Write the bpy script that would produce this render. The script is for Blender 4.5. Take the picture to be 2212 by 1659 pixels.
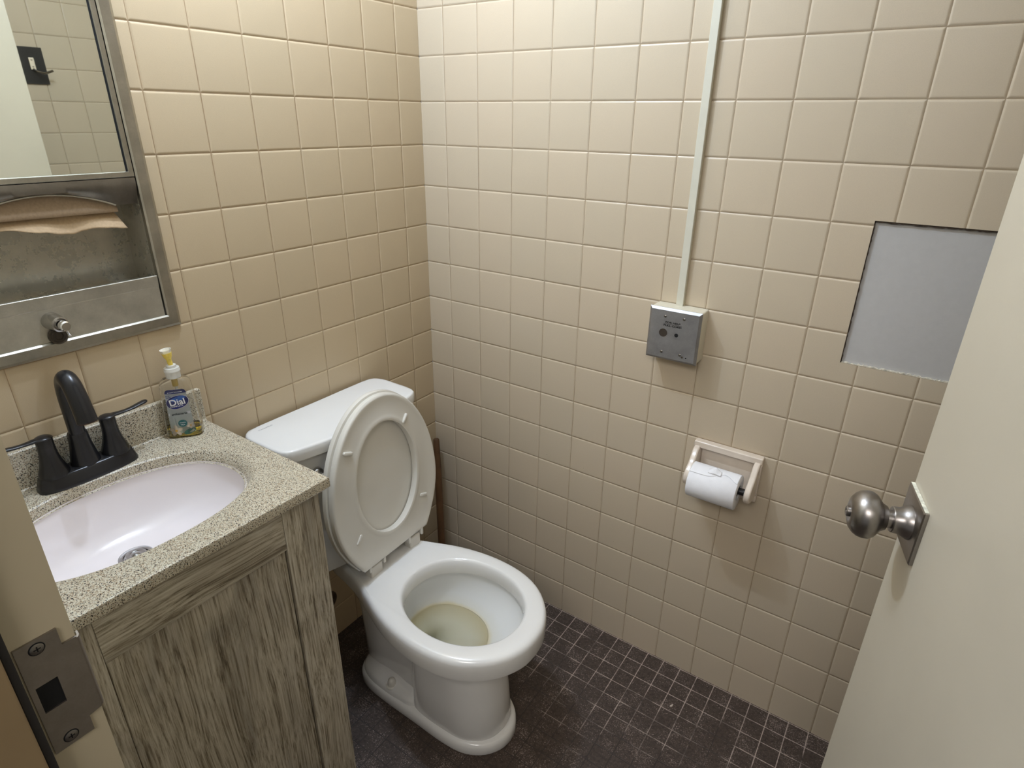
import bpy, bmesh, math, random
from mathutils import Vector, Matrix, Euler
random.seed(7)
PI = math.pi
scn = bpy.context.scene
for o in list(bpy.data.objects):
    bpy.data.objects.remove(o, do_unlink=True)
COL = scn.collection

# ------------------------------------------------------------------ camera
cam_d = bpy.data.cameras.new('camera'); cam = bpy.data.objects.new('camera', cam_d); COL.objects.link(cam)
cam_d.sensor_width = 36.0
cam_d.lens = 36.0 * 1303.0 / 2212.0
cam_d.clip_start = 0.01
R = ((0.82465465, 0.56552212, 0.01137703), (0.2363212, -0.32619438, -0.91528658), (-0.51390369, 0.75748396, -0.40264258))
M = Matrix(((R[0][0], -R[1][0], -R[2][0], 1.23989), (R[0][1], -R[1][1], -R[2][1], -1.36605), (R[0][2], -R[1][2], -R[2][2], 1.49046), (0, 0, 0, 1)))
cam.matrix_world = M
scn.camera = cam
# ------------------------------------------------------------------ world and light
w = bpy.data.worlds.new('world'); scn.world = w; w.use_nodes = True
bg = w.node_tree.nodes['Background']
bg.inputs[0].default_value = (0.96, 0.95, 0.94, 1); bg.inputs[1].default_value = 0.17
def point(name, loc, power, radius, colr):
    d = bpy.data.lights.new(name, 'POINT'); d.energy = power; d.shadow_soft_size = radius; d.color = colr
    o = bpy.data.objects.new(name, d); COL.objects.link(o); o.location = loc
    return o
LAMP_A = (0.25, -0.66, 2.22); LAMP_B = (0.46, -0.66, 2.22)
point('bulb_light', LAMP_A, 27.5, 0.020, (0.675, 0.80, 1.0))
point('bulb_light', LAMP_B, 9.5, 0.020, (0.675, 0.80, 1.0))
# corridor ceiling lamp, behind the doorway
ad = bpy.data.lights.new('corridor_light', 'AREA'); ad.shape = 'RECTANGLE'; ad.size = 1.1; ad.size_y = 0.5
ad.energy = 20.0; ad.color = (1.0, 0.955, 0.93)
ao = bpy.data.objects.new('corridor_light', ad); COL.objects.link(ao); ao.location = (1.25, -2.3, 2.35)
ao.rotation_euler = Euler((math.radians(25), 0, 0))
vs = scn.view_settings
vs.view_transform = 'Standard'; vs.look = 'None'; vs.gamma = 1.0; vs.use_curve_mapping = False
vs.exposure = 0.0

# ------------------------------------------------------------------ materials
def new_mat(name):
    m = bpy.data.materials.new(name); m.use_nodes = True
    nt = m.node_tree; return m, nt, nt.nodes['Principled BSDF']
def ramp(nt, fac, stops):
    r = nt.nodes.new('ShaderNodeValToRGB'); el = r.color_ramp.elements
    el[0].position = stops[0][0]; el[0].color = (*stops[0][1], 1)
    el[1].position = stops[-1][0]; el[1].color = (*stops[-1][1], 1)
    for p, c in stops[1:-1]:
        e = el.new(p); e.color = (*c, 1)
    nt.links.new(fac, r.inputs[0]); return r.outputs[0]
def coords(nt, scale=(1, 1, 1)):
    t = nt.nodes.new('ShaderNodeTexCoord'); mp = nt.nodes.new('ShaderNodeMapping')
    mp.inputs['Scale'].default_value = scale; nt.links.new(t.outputs['Object'], mp.inputs[0]); return mp.outputs[0]
def noise(nt, vec, scale, detail=3, rough=.5, dist=0):
    n = nt.nodes.new('ShaderNodeTexNoise'); n.inputs['Scale'].default_value = scale
    n.inputs['Detail'].default_value = detail; n.inputs['Roughness'].default_value = rough
    n.inputs['Distortion'].default_value = dist
    nt.links.new(vec, n.inputs['Vector']); return n.outputs['Fac']
def voro(nt, vec, scale, feat='F1'):
    n = nt.nodes.new('ShaderNodeTexVoronoi'); n.inputs['Scale'].default_value = scale; n.feature = feat
    nt.links.new(vec, n.inputs['Vector']); return n
def math_(nt, op, a, b=None, c=None):
    n = nt.nodes.new('ShaderNodeMath'); n.operation = op
    for i, v in enumerate((a, b, c)):
        if v is None: continue
        if isinstance(v, (int, float)): n.inputs[i].default_value = v
        else: nt.links.new(v, n.inputs[i])
    return n.outputs[0]
def mix(nt, fac, a, b, mode='MIX'):
    n = nt.nodes.new('ShaderNodeMix'); n.data_type = 'RGBA'; n.blend_type = mode
    for sock, v in ((n.inputs[0], fac), (n.inputs[6], a), (n.inputs[7], b)):
        if isinstance(v, (int, float)): sock.default_value = v
        elif isinstance(v, tuple): sock.default_value = (*v, 1)
        else: nt.links.new(v, sock)
    return n.outputs[2]
def bump(nt, bs, h, strength, dist):
    b = nt.nodes.new('ShaderNodeBump'); b.inputs['Strength'].default_value = strength; b.inputs['Distance'].default_value = dist
    nt.links.new(h, b.inputs['Height']); nt.links.new(b.outputs[0], bs.inputs['Normal']); return b
def plain(name, col, rough=.5, metal=0, var=.05, vscale=30, bmp=0, spec=None, coat=0):
    """base colour with a faint procedural mottling"""
    m, nt, bs = new_mat(name)
    v = coords(nt); n = noise(nt, v, vscale, 4)
    lo = tuple(max(0, c * (1 - var)) for c in col); hi = tuple(min(1, c * (1 + var)) for c in col)
    nt.links.new(ramp(nt, n, [(.3, lo), (.7, hi)]), bs.inputs['Base Color'])
    bs.inputs['Roughness'].default_value = rough; bs.inputs['Metallic'].default_value = metal
    if spec is not None: bs.inputs['Specular IOR Level'].default_value = spec
    if coat: bs.inputs['Coat Weight'].default_value = coat; bs.inputs['Coat Roughness'].default_value = .08
    if bmp: bump(nt, bs, noise(nt, v, vscale * 8, 3), bmp, .001)
    return m
def tile_mat(name, ca, cb):
    m, nt, bs = new_mat(name)
    a = nt.nodes.new('ShaderNodeAttribute'); a.attribute_name = 'tint'
    v = coords(nt); n = noise(nt, v, 60, 4, .6)
    base = mix(nt, a.outputs['Fac'], ca, cb)
    sp = noise(nt, v, 900, 2, .5)
    base = mix(nt, math_(nt, 'MULTIPLY', sp, .42), base, tuple(c * .62 for c in ca))
    # rare brown pits in the glaze
    vo = voro(nt, v, 26); pit = math_(nt, 'LESS_THAN', vo.outputs['Distance'], .028)
    nz = math_(nt, 'GREATER_THAN', noise(nt, v, 5, 1), .66)
    base = mix(nt, math_(nt, 'MULTIPLY', math_(nt, 'MULTIPLY', pit, nz), .55), base, (.12, .07, .03))
    nt.links.new(base, bs.inputs['Base Color'])
    nt.links.new(math_(nt, 'MULTIPLY_ADD', n, .14, .26), bs.inputs['Roughness'])
    bs.inputs['Specular IOR Level'].default_value = .45
    bump(nt, bs, noise(nt, v, 140, 2), .06, .0015)
    return m
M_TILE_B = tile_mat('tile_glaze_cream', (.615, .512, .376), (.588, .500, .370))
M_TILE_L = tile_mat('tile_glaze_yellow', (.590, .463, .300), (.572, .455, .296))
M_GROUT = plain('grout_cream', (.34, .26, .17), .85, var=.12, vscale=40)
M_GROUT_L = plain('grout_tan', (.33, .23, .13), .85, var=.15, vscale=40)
M_PAINT = plain('paint_beige_gloss', (.575, .52, .41), .38, var=.03, vscale=6, bmp=.06)
M_PAINT_J = plain('paint_jamb', (.50, .43, .30), .42, var=.04, vscale=8, bmp=.06)
M_STOP = plain('paint_tan', (.27, .19, .10), .5, var=.06, vscale=12, bmp=.08)
M_CEIL = plain('ceiling_paint', (.78, .76, .70), .8, var=.02)
M_CERAMIC = plain('vitreous_china', (.80, .79, .765), .13, var=.015, vscale=8, coat=.3)
M_BOWLIN = None
M_PLASTIC_W = plain('seat_plastic', (.73, .70, .63), .28, var=.015, vscale=10)
M_CHROME = plain('chrome', (.80, .80, .80), .08, 1, var=.03)
M_CHROME_D = plain('chrome_worn', (.42, .41, .40), .22, 1, var=.15, vscale=60)
M_BLACK = plain('matte_black_metal', (.012, .012, .014), .27, .0, var=.1, spec=.5)
M_BLACKP = plain('black_plastic', (.012, .012, .013), .35, var=.1)
M_VOID = plain('dark_recess', (.004, .004, .004), .9, var=0)
M_RUBBER = plain('black_rubber', (.02, .017, .015), .7, var=.2)
M_CREAMPL = plain('cream_plastic', (.66, .62, .50), .42, var=.03)
M_RACE = plain('raceway_paint', (.62, .60, .50), .4, var=.03)
M_BISQUE = plain('bisque_china', (.70, .61, .51), .16, var=.06, vscale=25, coat=.3)
M_PAPER = plain('tissue_paper', (.84, .84, .86), .9, var=.02, vscale=60, bmp=.25)
M_CARD = plain('tissue_core', (.80, .79, .76), .9, var=.03)
M_KRAFT2 = plain('kraft_paper_tan', (.46, .325, .19), .85, var=.10, vscale=260)
M_KRAFT = plain('kraft_paper', (.38, .275, .18), .85, var=.10, vscale=260)
M_WOODST = plain('plunger_wood', (.115, .055, .022), .5, var=.3, vscale=20)
M_BASIN = plain('basin_white', (.85, .79, .785), .16, var=.015, vscale=10, coat=.3)
M_PANEL = plain('grey_board', (.47, .46, .445), .75, var=.02, vscale=90, bmp=.15)
M_INK = plain('black_ink', (.008, .008, .008), .5, var=0)
M_GREYINK = plain('grey_ink', (.33, .34, .36), .5, var=0)

def steel(name, col, rough, scr=.12, metal=1):
    m, nt, bs = new_mat(name)
    v = coords(nt, (1, 1, 1)); n = noise(nt, v, 22, 6, .7); f = noise(nt, v, 420, 3)
    c = ramp(nt, n, [(.25, tuple(x * .72 for x in col)), (.75, tuple(min(1, x * 1.12) for x in col))])
    c = mix(nt, math_(nt, 'MULTIPLY', f, .25), c, tuple(x * .55 for x in col))
    nt.links.new(c, bs.inputs['Base Color']); bs.inputs['Metallic'].default_value = metal
    nt.links.new(math_(nt, 'MULTIPLY_ADD', n, scr, rough), bs.inputs['Roughness'])
    return m
M_STEEL = steel('stainless_steel', (.50, .475, .41), .27)
M_STEEL_N = steel('stainless_niche', (.50, .465, .385), .26, .03, .6)
M_STEEL_P = steel('stainless_panel', (.58, .545, .46), .27, .12, .75)
M_STEEL_D = steel('stainless_dark', (.30, .28, .255), .28)
M_STEEL_J = steel('strike_steel', (.36, .32, .28), .42)
M_PLATE = steel('brushed_plate', (.46, .46, .47), .50, .06)
M_KNOB = steel('knob_steel', (.36, .335, .315), .25, .14)

def granite():
    m, nt, bs = new_mat('cultured_granite'); v = coords(nt)
    n1 = noise(nt, v, 470, 3, .62); n2 = noise(nt, v, 260, 2, .6); n3 = noise(nt, v, 24, 3)
    v2 = coords(nt); vb = voro(nt, v2, 330)
    base = ramp(nt, n1, [(.34, (.26, .17, .10)), (.42, (.44, .355, .24)), (.50, (.56, .505, .385)), (.62, (.64, .60, .485))])
    dk = noise(nt, coords(nt, (1, 1.0, 1)), 520, 2, .5, .4)
    msk = ramp(nt, dk, [(.572, (0, 0, 0)), (.600, (1, 1, 1))])
    c = mix(nt, msk, base, (.020, .014, .010))
    nt.links.new(c, bs.inputs['Base Color']); bs.inputs['Roughness'].default_value = .30
    bump(nt, bs, n2, .04, .001)
    return m
M_GRANITE = granite()

def wood(name, along):
    """weathered grey wood, grain running along axis 'y' or 'z'"""
    m, nt, bs = new_mat(name)
    sc = {'z': (1, 1, .038), 'y': (1, .038, 1)}[along]
    v = coords(nt, sc)
    v3 = coords(nt, {'z': (1, 1, .35), 'y': (1, .35, 1)}[along])
    big = noise(nt, v3, 11, 4, .6, .8)
    # grain lines: noise of a stretched, gently warped coordinate
    warp = nt.nodes.new('ShaderNodeTexNoise'); warp.inputs['Scale'].default_value = 5.5; warp.inputs['Detail'].default_value = 2
    nt.links.new(v3, warp.inputs['Vector'])
    vm = nt.nodes.new('ShaderNodeVectorMath'); vm.operation = 'MULTIPLY_ADD'
    nt.links.new(warp.outputs['Color'], vm.inputs[0]); vm.inputs[1].default_value = (.05, .05, .05); nt.links.new(v, vm.inputs[2])
    fine = noise(nt, vm.outputs[0], 280, 5, .72, .15)
    mid = noise(nt, vm.outputs[0], 70, 3, .6, .3)
    g = math_(nt, 'ADD', math_(nt, 'MULTIPLY', mid, .27), math_(nt, 'MULTIPLY', fine, .73))
    c1 = ramp(nt, g, [(.36, (.12, .09, .058)), (.43, (.32, .27, .19)), (.50, (.52, .465, .355)), (.60, (.66, .61, .50)), (.70, (.74, .71, .62))])
    tone = ramp(nt, big, [(.34, (.56, .545, .54)), (.50, (.86, .85, .84)), (.62, (1, 1, 1))])
    c = mix(nt, .9, c1, tone, 'MULTIPLY')
    nt.links.new(c, bs.inputs['Base Color']); bs.inputs['Roughness'].default_value = .55
    bump(nt, bs, g, .6, .0012)
    return m
M_WOOD_V = wood('weathered_wood_vertical', 'z'); M_WOOD_H = wood('weathered_wood_horizontal', 'y')

def floor_mat():
    m, nt, bs = new_mat('mosaic_floor')
    t = nt.nodes.new('ShaderNodeTexCoord'); s = nt.nodes.new('ShaderNodeSeparateXYZ'); nt.links.new(t.outputs['Object'], s.inputs[0])
    P = .0505
    def line(ax, off):
        f = math_(nt, 'FRACT', math_(nt, 'DIVIDE', math_(nt, 'ADD', ax, off), P))
        return math_(nt, 'ABSOLUTE', math_(nt, 'SUBTRACT', f, .5))      # .5 on the joint
    dx = line(s.outputs[0], 10 * P - (1.285 - 20 * P)); dy = line(s.outputs[1], 60 * P + .003)
    d = math_(nt, 'MAXIMUM', dx, dy)
    v = coords(nt)
    wob = math_(nt, 'MULTIPLY_ADD', noise(nt, v, 120, 3), .030, -.016)
    g = ramp(nt, math_(nt, 'ADD', d, wob), [(.471, (0, 0, 0)), (.484, (1, 1, 1))])
    big = noise(nt, v, 7, 3, .6); fl_a = noise(nt, v, 330, 3, .62, .8); patch = noise(nt, v, 17, 3, .6)
    fine = math_(nt, 'ADD', fl_a, math_(nt, 'MULTIPLY_ADD', patch, .40, -.20)); med = noise(nt, v, 120, 3, .6)
    tile = ramp(nt, med, [(.3, (.030, .019, .013)), (.7, (.072, .049, .037))])
    fl = ramp(nt, fine, [(.585, (0, 0, 0)), (.66, (1, 1, 1))])
    tile = mix(nt, math_(nt, 'MULTIPLY', fl, .55), tile, (.42, .33, .28))
    # grout: clean and pale beside the back wall, walked dark in the open floor
    edge = math_(nt, 'MULTIPLY_ADD', s.outputs[1], 2.1, 1.22)
    dirt = math_(nt, 'ADD', edge, math_(nt, 'ADD', math_(nt, 'MULTIPLY_ADD', big, 2.6, -1.62), math_(nt, 'MULTIPLY_ADD', patch, 1.8, -.9)))
    dr = ramp(nt, dirt, [(.15, (0, 0, 0)), (.75, (1, 1, 1))])
    grout = mix(nt, dr, (.034, .025, .020), (.40, .32, .27))
    c = mix(nt, g, tile, grout)
    nt.links.new(c, bs.inputs['Base Color'])
    rg = math_(nt, 'MULTIPLY_ADD', big, .25, .52); nt.links.new(rg, bs.inputs['Roughness'])
    inv = math_(nt, 'SUBTRACT', 1.0, g)
    h = math_(nt, 'ADD', inv, math_(nt, 'MULTIPLY', fine, .25))
    bump(nt, bs, h, .5, .0012)
    return m
M_FLOOR = floor_mat()

def bowl_mat():
    """white glaze with a yellow mineral stain below the water line"""
    m, nt, bs = new_mat('stained_bowl_glaze')
    t = nt.nodes.new('ShaderNodeTexCoord'); s = nt.nodes.new('ShaderNodeSeparateXYZ'); nt.links.new(t.outputs['Object'], s.inputs[0])
    v = coords(nt); n = noise(nt, v, 14, 4)
    z = math_(nt, 'ADD', s.outputs[2], math_(nt, 'MULTIPLY_ADD', n, .016, -.008))
    c = ramp(nt, z, [(.150, (.66, .63, .48)), (.225, (.76, .73, .58)), (.2590, (.66, .58, .36)), (.268, (.72, .71, .65)), (.290, (.75, .755, .74))])
    nt.links.new(c, bs.inputs['Base Color']); bs.inputs['Roughness'].default_value = .42; bs.inputs['Specular IOR Level'].default_value = .3
    return m
M_BOWLIN = bowl_mat()
def clear(name, col, ior=1.45, rough=0.0):
    m, nt, bs = new_mat(name)
    n = noise(nt, coords(nt), 20); nt.links.new(ramp(nt, n, [(.3, col), (.7, tuple(min(1, c * 1.01) for c in col))]), bs.inputs['Base Color'])
    bs.inputs['Roughness'].default_value = rough; bs.inputs['Transmission Weight'].default_value = 1; bs.inputs['IOR'].default_value = ior
    return m
M_CLEAR = clear('clear_plastic', (.97, .97, .96), 1.40)
M_WATER = clear('toilet_water', (1.0, 1.0, .985), 1.33)
M_SOAP = clear('amber_soap', (1.0, .74, .05), 1.36)
M_PUMP = clear('frosted_plastic', (.95, .93, .86), 1.3, .35); M_PUMP.node_tree.nodes['Principled BSDF'].inputs['Transmission Weight'].default_value = .45
def mirror_mat():
    m, nt, bs = new_mat('mirror_glass')
    n = noise(nt, coords(nt), 5); nt.links.new(ramp(nt, n, [(.3, (.86, .90, .84)), (.7, (.88, .91, .85))]), bs.inputs['Base Color'])
    bs.inputs['Metallic'].default_value = 1; bs.inputs['Roughness'].default_value = .015
    return m
M_MIRROR = mirror_mat()
def emit(name, col, s):
    m, nt, bs = new_mat(name); bs.inputs['Base Color'].default_value = (*col, 1)
    bs.inputs['Emission Color'].default_value = (*col, 1); bs.inputs['Emission Strength'].default_value = s; return m

# ------------------------------------------------------------------ mesh helpers
class MB:
    def __init__(s): s.v = []; s.f = []
    def add(s, v, f):
        k = len(s.v); s.v += [tuple(p) for p in v]; s.f += [tuple(i + k for i in q) for q in f]; return s
    def box(s, a, b):
        x0, y0, z0 = a; x1, y1, z1 = b
        return s.add([(x0, y0, z0), (x1, y0, z0), (x1, y1, z0), (x0, y1, z0), (x0, y0, z1), (x1, y0, z1), (x1, y1, z1), (x0, y1, z1)],
                     [(0, 3, 2, 1), (4, 5, 6, 7), (0, 1, 5, 4), (1, 2, 6, 5), (2, 3, 7, 6), (3, 0, 4, 7)])
    def loft(s, rings, cap0=True, cap1=True, closed=True):
        k = len(s.v); n = len(rings[0])
        for r in rings: s.v += [tuple(p) for p in r]
        for i in range(len(rings) - 1):
            for j in range(n if closed else n - 1):
                a = k + i * n + j; b = k + i * n + (j + 1) % n
                s.f.append((a, b, b + n, a + n))
        if cap0: s.f.append(tuple(k + j for j in reversed(range(n))))
        if cap1: s.f.append(tuple(k + (len(rings) - 1) * n + j for j in range(n)))
        return s
    def grid(s, fn, nu, nv):
        pts = [fn(i / nu, j / nv) for i in range(nu + 1) for j in range(nv + 1)]
        return s.add(pts, [(i * (nv + 1) + j, (i + 1) * (nv + 1) + j, (i + 1) * (nv + 1) + j + 1, i * (nv + 1) + j + 1) for i in range(nu) for j in range(nv)])
    def lathe(s, c, axis, prof, seg=40):
        """prof: list of (distance along axis, radius)"""
        ax = Vector(axis).normalized(); t = Vector((0, 0, 1)) if abs(ax.z) < .9 else Vector((1, 0, 0))
        u = ax.cross(t).normalized(); w_ = ax.cross(u); c = Vector(c)
        rings = [[c + ax * d + (u * math.cos(2 * PI * k / seg) + w_ * math.sin(2 * PI * k / seg)) * max(r, 1e-5) for k in range(seg)] for d, r in prof]
        return s.loft(rings)
    def tube(s, path, rad, seg=20, flat=None):
        P = [Vector(p) for p in path]; rings = []; prev = None
        for i, p in enumerate(P):
            t = (P[min(i + 1, len(P) - 1)] - P[max(i - 1, 0)]).normalized()
            if prev is None:
                a = Vector((0, 1, 0)) if abs(t.y) < .9 else Vector((0, 0, 1)); u = (a - t * a.dot(t)).normalized()
            else: u = (prev - t * prev.dot(t)).normalized()
            prev = u; w_ = t.cross(u); r = rad[i] if isinstance(rad, (list, tuple)) else rad
            fl = 1 if flat is None else flat[i]
            rings.append([p + u * math.cos(2 * PI * k / seg) * r + w_ * math.sin(2 * PI * k / seg) * r * fl for k in range(seg)])
        return s.loft(rings)
    def prism(s, pts, fn, h0, h1):
        """closed 2-D outline pts extruded from h0 to h1; fn(u, v, h) -> world"""
        return s.loft([[fn(u, v, h0) for u, v in pts], [fn(u, v, h1) for u, v in pts]])
def spline(P, n=8):
    P = [Vector(p) for p in P]; out = []
    for i in range(len(P) - 1):
        a = P[max(i - 1, 0)]; b = P[i]; c = P[i + 1]; d = P[min(i + 2, len(P) - 1)]
        for k in range(n):
            t = k / n; out.append(.5 * ((2 * b) + (c - a) * t + (2 * a - 5 * b + 4 * c - d) * t * t + (3 * b - a - 3 * c + d) * t ** 3))
    out.append(P[-1]); return out
def tag(o, label=None, cat=None, group=None, kind=None):
    if label: o['label'] = label
    if cat: o['category'] = cat
    if group: o['group'] = group
    if kind: o['kind'] = kind
    return o
def thing(name, loc, label, cat, group=None):
    o = bpy.data.objects.new(name, None); COL.objects.link(o); o.location = loc; o.empty_display_size = .03
    o['_root'] = 1
    return tag(o, label, cat, group)
def obj(name, mb, mat, parent=None, smooth=None, bevel=0, bseg=3, subd=0):
    me = bpy.data.meshes.new(name)
    if isinstance(mb, MB):
        me.from_pydata(mb.v, [], mb.f)
    else: me = mb
    bm = bmesh.new(); bm.from_mesh(me); bmesh.ops.recalc_face_normals(bm, faces=bm.faces); bm.to_mesh(me); bm.free()
    o = bpy.data.objects.new(name, me); COL.objects.link(o)
    for m in (mat if isinstance(mat, list) else [mat]): me.materials.append(m)
    if parent is not None:
        o.parent = parent
        if parent.get('_root'): o.matrix_parent_inverse = Matrix.Translation(parent.location).inverted()
    if bevel:
        b = o.modifiers.new('bevel', 'BEVEL'); b.width = bevel; b.segments = bseg; b.limit_method = 'ANGLE'; b.angle_limit = math.radians(40); b.harden_normals = False
    if subd:
        s_ = o.modifiers.new('subd', 'SUBSURF'); s_.levels = subd; s_.render_levels = subd
    if smooth is not None:
        for p in me.polygons: p.use_smooth = True
        if smooth < 180:
            bm = bmesh.new(); bm.from_mesh(me)
            for e in bm.edges:
                if len(e.link_faces) == 2 and e.calc_face_angle(0) > math.radians(smooth): e.smooth = False
            bm.to_mesh(me); bm.free()
    return o
def text_mesh(body, size, mat, name, parent, mtx, extrude=.0002, squash=1.0, bold=0.0):
    cu = bpy.data.curves.new(name, 'FONT'); cu.body = body; cu.size = size; cu.align_x = 'CENTER'; cu.align_y = 'CENTER'
    cu.extrude = extrude; cu.offset = bold
    t = bpy.data.objects.new('tmp', cu); COL.objects.link(t)
    dg = bpy.context.evaluated_depsgraph_get(); me = bpy.data.meshes.new_from_object(t.evaluated_get(dg))
    bpy.data.objects.remove(t, do_unlink=True)
    me.transform(mtx @ Matrix.Diagonal((squash, 1, 1, 1)))
    return obj(name, me, mat, parent)
def frame(origin, xdir, ydir):
    x = Vector(xdir).normalized(); y = Vector(ydir); y = (y - x * y.dot(x)).normalized(); z = x.cross(y)
    return Matrix(((x.x, y.x, z.x, origin[0]), (x.y, y.y, z.y, origin[1]), (x.z, y.z, z.z, origin[2]), (0, 0, 0, 1)))
def superell(cx, cy, a, b, n=2.0, seg=64):
    out = []
    for k in range(seg):
        t = 2 * PI * k / seg; c, s_ = math.cos(t), math.sin(t)
        out.append((cx + a * math.copysign(abs(c) ** (2 / n), c), cy + b * math.copysign(abs(s_) ** (2 / n), s_)))
    return out
def rrect(x0, y0, x1, y1, r, k=5):
    out = []
    for cx, cy, a0 in ((x1 - r, y1 - r, 0), (x0 + r, y1 - r, 90), (x0 + r, y0 + r, 180), (x1 - r, y0 + r, 270)):
        for i in range(k + 1):
            a = math.radians(a0 + 90 * i / k); out.append((cx + r * math.cos(a), cy + r * math.sin(a)))
    return out

# ------------------------------------------------------------------ room shell
PT = 0.1095; X0 = 1.28922 - 11 * PT; Z0 = .1063; Y0 = .08527
WR = 1.61; CEIL = 2.44; YF = -1.257
def tile_wall(name, u0, v0, U, V, fn, hole, mats, seed):
    """cushioned-edge tiles; fn(u, v, h) -> world with h out of the wall"""
    rnd = random.Random(seed); mb = MB(); tints = []
    def edges(o, lo, hi):
        k = math.floor((lo - o) / PT); e = []
        while o + k * PT < hi - 1e-6:
            a = max(o + k * PT, lo); b = min(o + (k + 1) * PT, hi)
            if b - a > .003: e.append((a, b, a == o + k * PT, b == o + (k + 1) * PT))
            k += 1
        return e
    G = .0004; prof = [0, .0006, .0014, .0024, .0036, .0050]
    def hh(d): return -.0017 * (1 - min(d / .0046, 1)) ** 2
    for ua, ub, uc, ud in edges(u0, *U):
        for va, vb, vc, vd in edges(v0, *V):
            rects = [(ua, ub, va, vb, uc, ud, vc, vd)]
            if hole:
                hu0, hu1, hv0, hv1 = hole
                if ua < hu1 and ub > hu0 and va < hv1 and vb > hv0:
                    rects = []
                    if ua < hu0: rects.append((ua, hu0, va, vb, uc, False, vc, vd))
                    if ub > hu1: rects.append((hu1, ub, va, vb, False, ud, vc, vd))
                    a, b = max(ua, hu0), min(ub, hu1)
                    if va < hv0: rects.append((a, b, va, hv0, uc and a == ua, ud and b == ub, vc, False))
                    if vb > hv1: rects.append((a, b, hv1, vb, uc and a == ua, ud and b == ub, False, vd))
            tint = rnd.random(); z_ = rnd.uniform(-.00025, .00025); tu = rnd.uniform(-.0018, .0018); tv = rnd.uniform(-.0018, .0018)
            for a, b, c, d, na, nb, nc, nd in rects:
                if b - a < .003 or d - c < .003: continue
                def samp(p, q, n0, n1):
                    p2 = p + (G if n0 else 0); q2 = q - (G if n1 else 0); L = q2 - p2
                    s_ = []
                    s_ += [(p2 + x, x) for x in prof if x < L / 2] if n0 else [(p2, 1)]
                    s_ += [((p2 + q2) / 2, 1)]
                    s_ += [(q2 - x, x) for x in reversed(prof) if x < L / 2] if n1 else [(q2, 1)]
                    return s_
                su = samp(a, b, na, nb); sv = samp(c, d, nc, nd); cu_, cv_ = (a + b) / 2, (c + d) / 2
                k = len(mb.v); nv = len(sv)
                for x, dx in su:
                    for y, dy in sv:
                        h = min(hh(dx), hh(dy))
                        mb.v.append(fn(x, y, h + z_ + (x - cu_) * tu + (y - cv_) * tv))
                for i in range(len(su) - 1):
                    for j in range(nv - 1):
                        mb.f.append((k + i * nv + j, k + (i + 1) * nv + j, k + (i + 1) * nv + j + 1, k + i * nv + j + 1)); tints.append((tint, 0))
    # grout bed, split round the hole
    if hole:
        hu0, hu1, hv0, hv1 = hole
        gr = [(U[0], hu0, V[0], V[1]), (hu1, U[1], V[0], V[1]), (hu0, hu1, V[0], hv0), (hu0, hu1, hv1, V[1])]
    else: gr = [(U[0], U[1], V[0], V[1])]
    for a, b, c, d in gr:
        if b - a < 1e-4 or d - c < 1e-4: continue
        k = len(mb.v)
        for h in (-.0015, -.012):
            mb.v += [fn(a, c, h), fn(b, c, h), fn(b, d, h), fn(a, d, h)]
        mb.f += [(k, k + 1, k + 2, k + 3), (k + 4, k + 7, k + 6, k + 5), (k, k + 4, k + 5, k + 1), (k + 1, k + 5, k + 6, k + 2), (k + 2, k + 6, k + 7, k + 3), (k + 3, k + 7, k + 4, k)]
        tints += [(0, 1)] * 6
    me = bpy.data.meshes.new(name); me.from_pydata(mb.v, [], mb.f)
    for m in mats: me.materials.append(m)
    at = me.attributes.new('tint', 'FLOAT', 'FACE')
    for i, (t, mi) in enumerate(tints):
        at.data[i].value = t; me.polygons[i].material_index = mi; me.polygons[i].use_smooth = (mi == 0)
    # normals face the room
    o = bpy.data.objects.new(name, me); COL.objects.link(o)
    return tag(o, kind='structure')
HOLE = (1.146, 1.42, 1.029, 1.320)
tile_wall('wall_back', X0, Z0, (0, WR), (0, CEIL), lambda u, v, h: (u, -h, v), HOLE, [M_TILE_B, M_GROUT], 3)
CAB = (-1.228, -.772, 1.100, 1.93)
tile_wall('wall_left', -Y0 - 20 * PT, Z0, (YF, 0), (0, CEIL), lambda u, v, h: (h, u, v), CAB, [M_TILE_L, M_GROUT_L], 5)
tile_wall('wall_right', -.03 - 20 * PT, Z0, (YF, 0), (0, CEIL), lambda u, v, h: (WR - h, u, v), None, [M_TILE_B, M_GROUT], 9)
# masonry of the front wall around the doorway
JX0, JX1 = .700, 1.494
mb = MB(); mb.box((0, YF - .14, 0), (JX0 - .02, YF, CEIL)); mb.box((JX1 + .02, YF - .14, 0), (WR, YF, CEIL)); mb.box((JX0 - .02, YF - .14, 2.06), (JX1 + .02, YF, CEIL))
tag(obj('wall_front', mb, M_PAINT), kind='structure')
mb = MB(); mb.box((-.1, -3.2, -.05), (2.6, .1, 0)); tag(obj('floor', mb, M_FLOOR), kind='structure')
mb = MB(); mb.box((-.1, YF - .14, CEIL), (1.7, .1, CEIL + .05)); tag(obj('ceiling', mb, M_CEIL), kind='structure')

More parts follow.
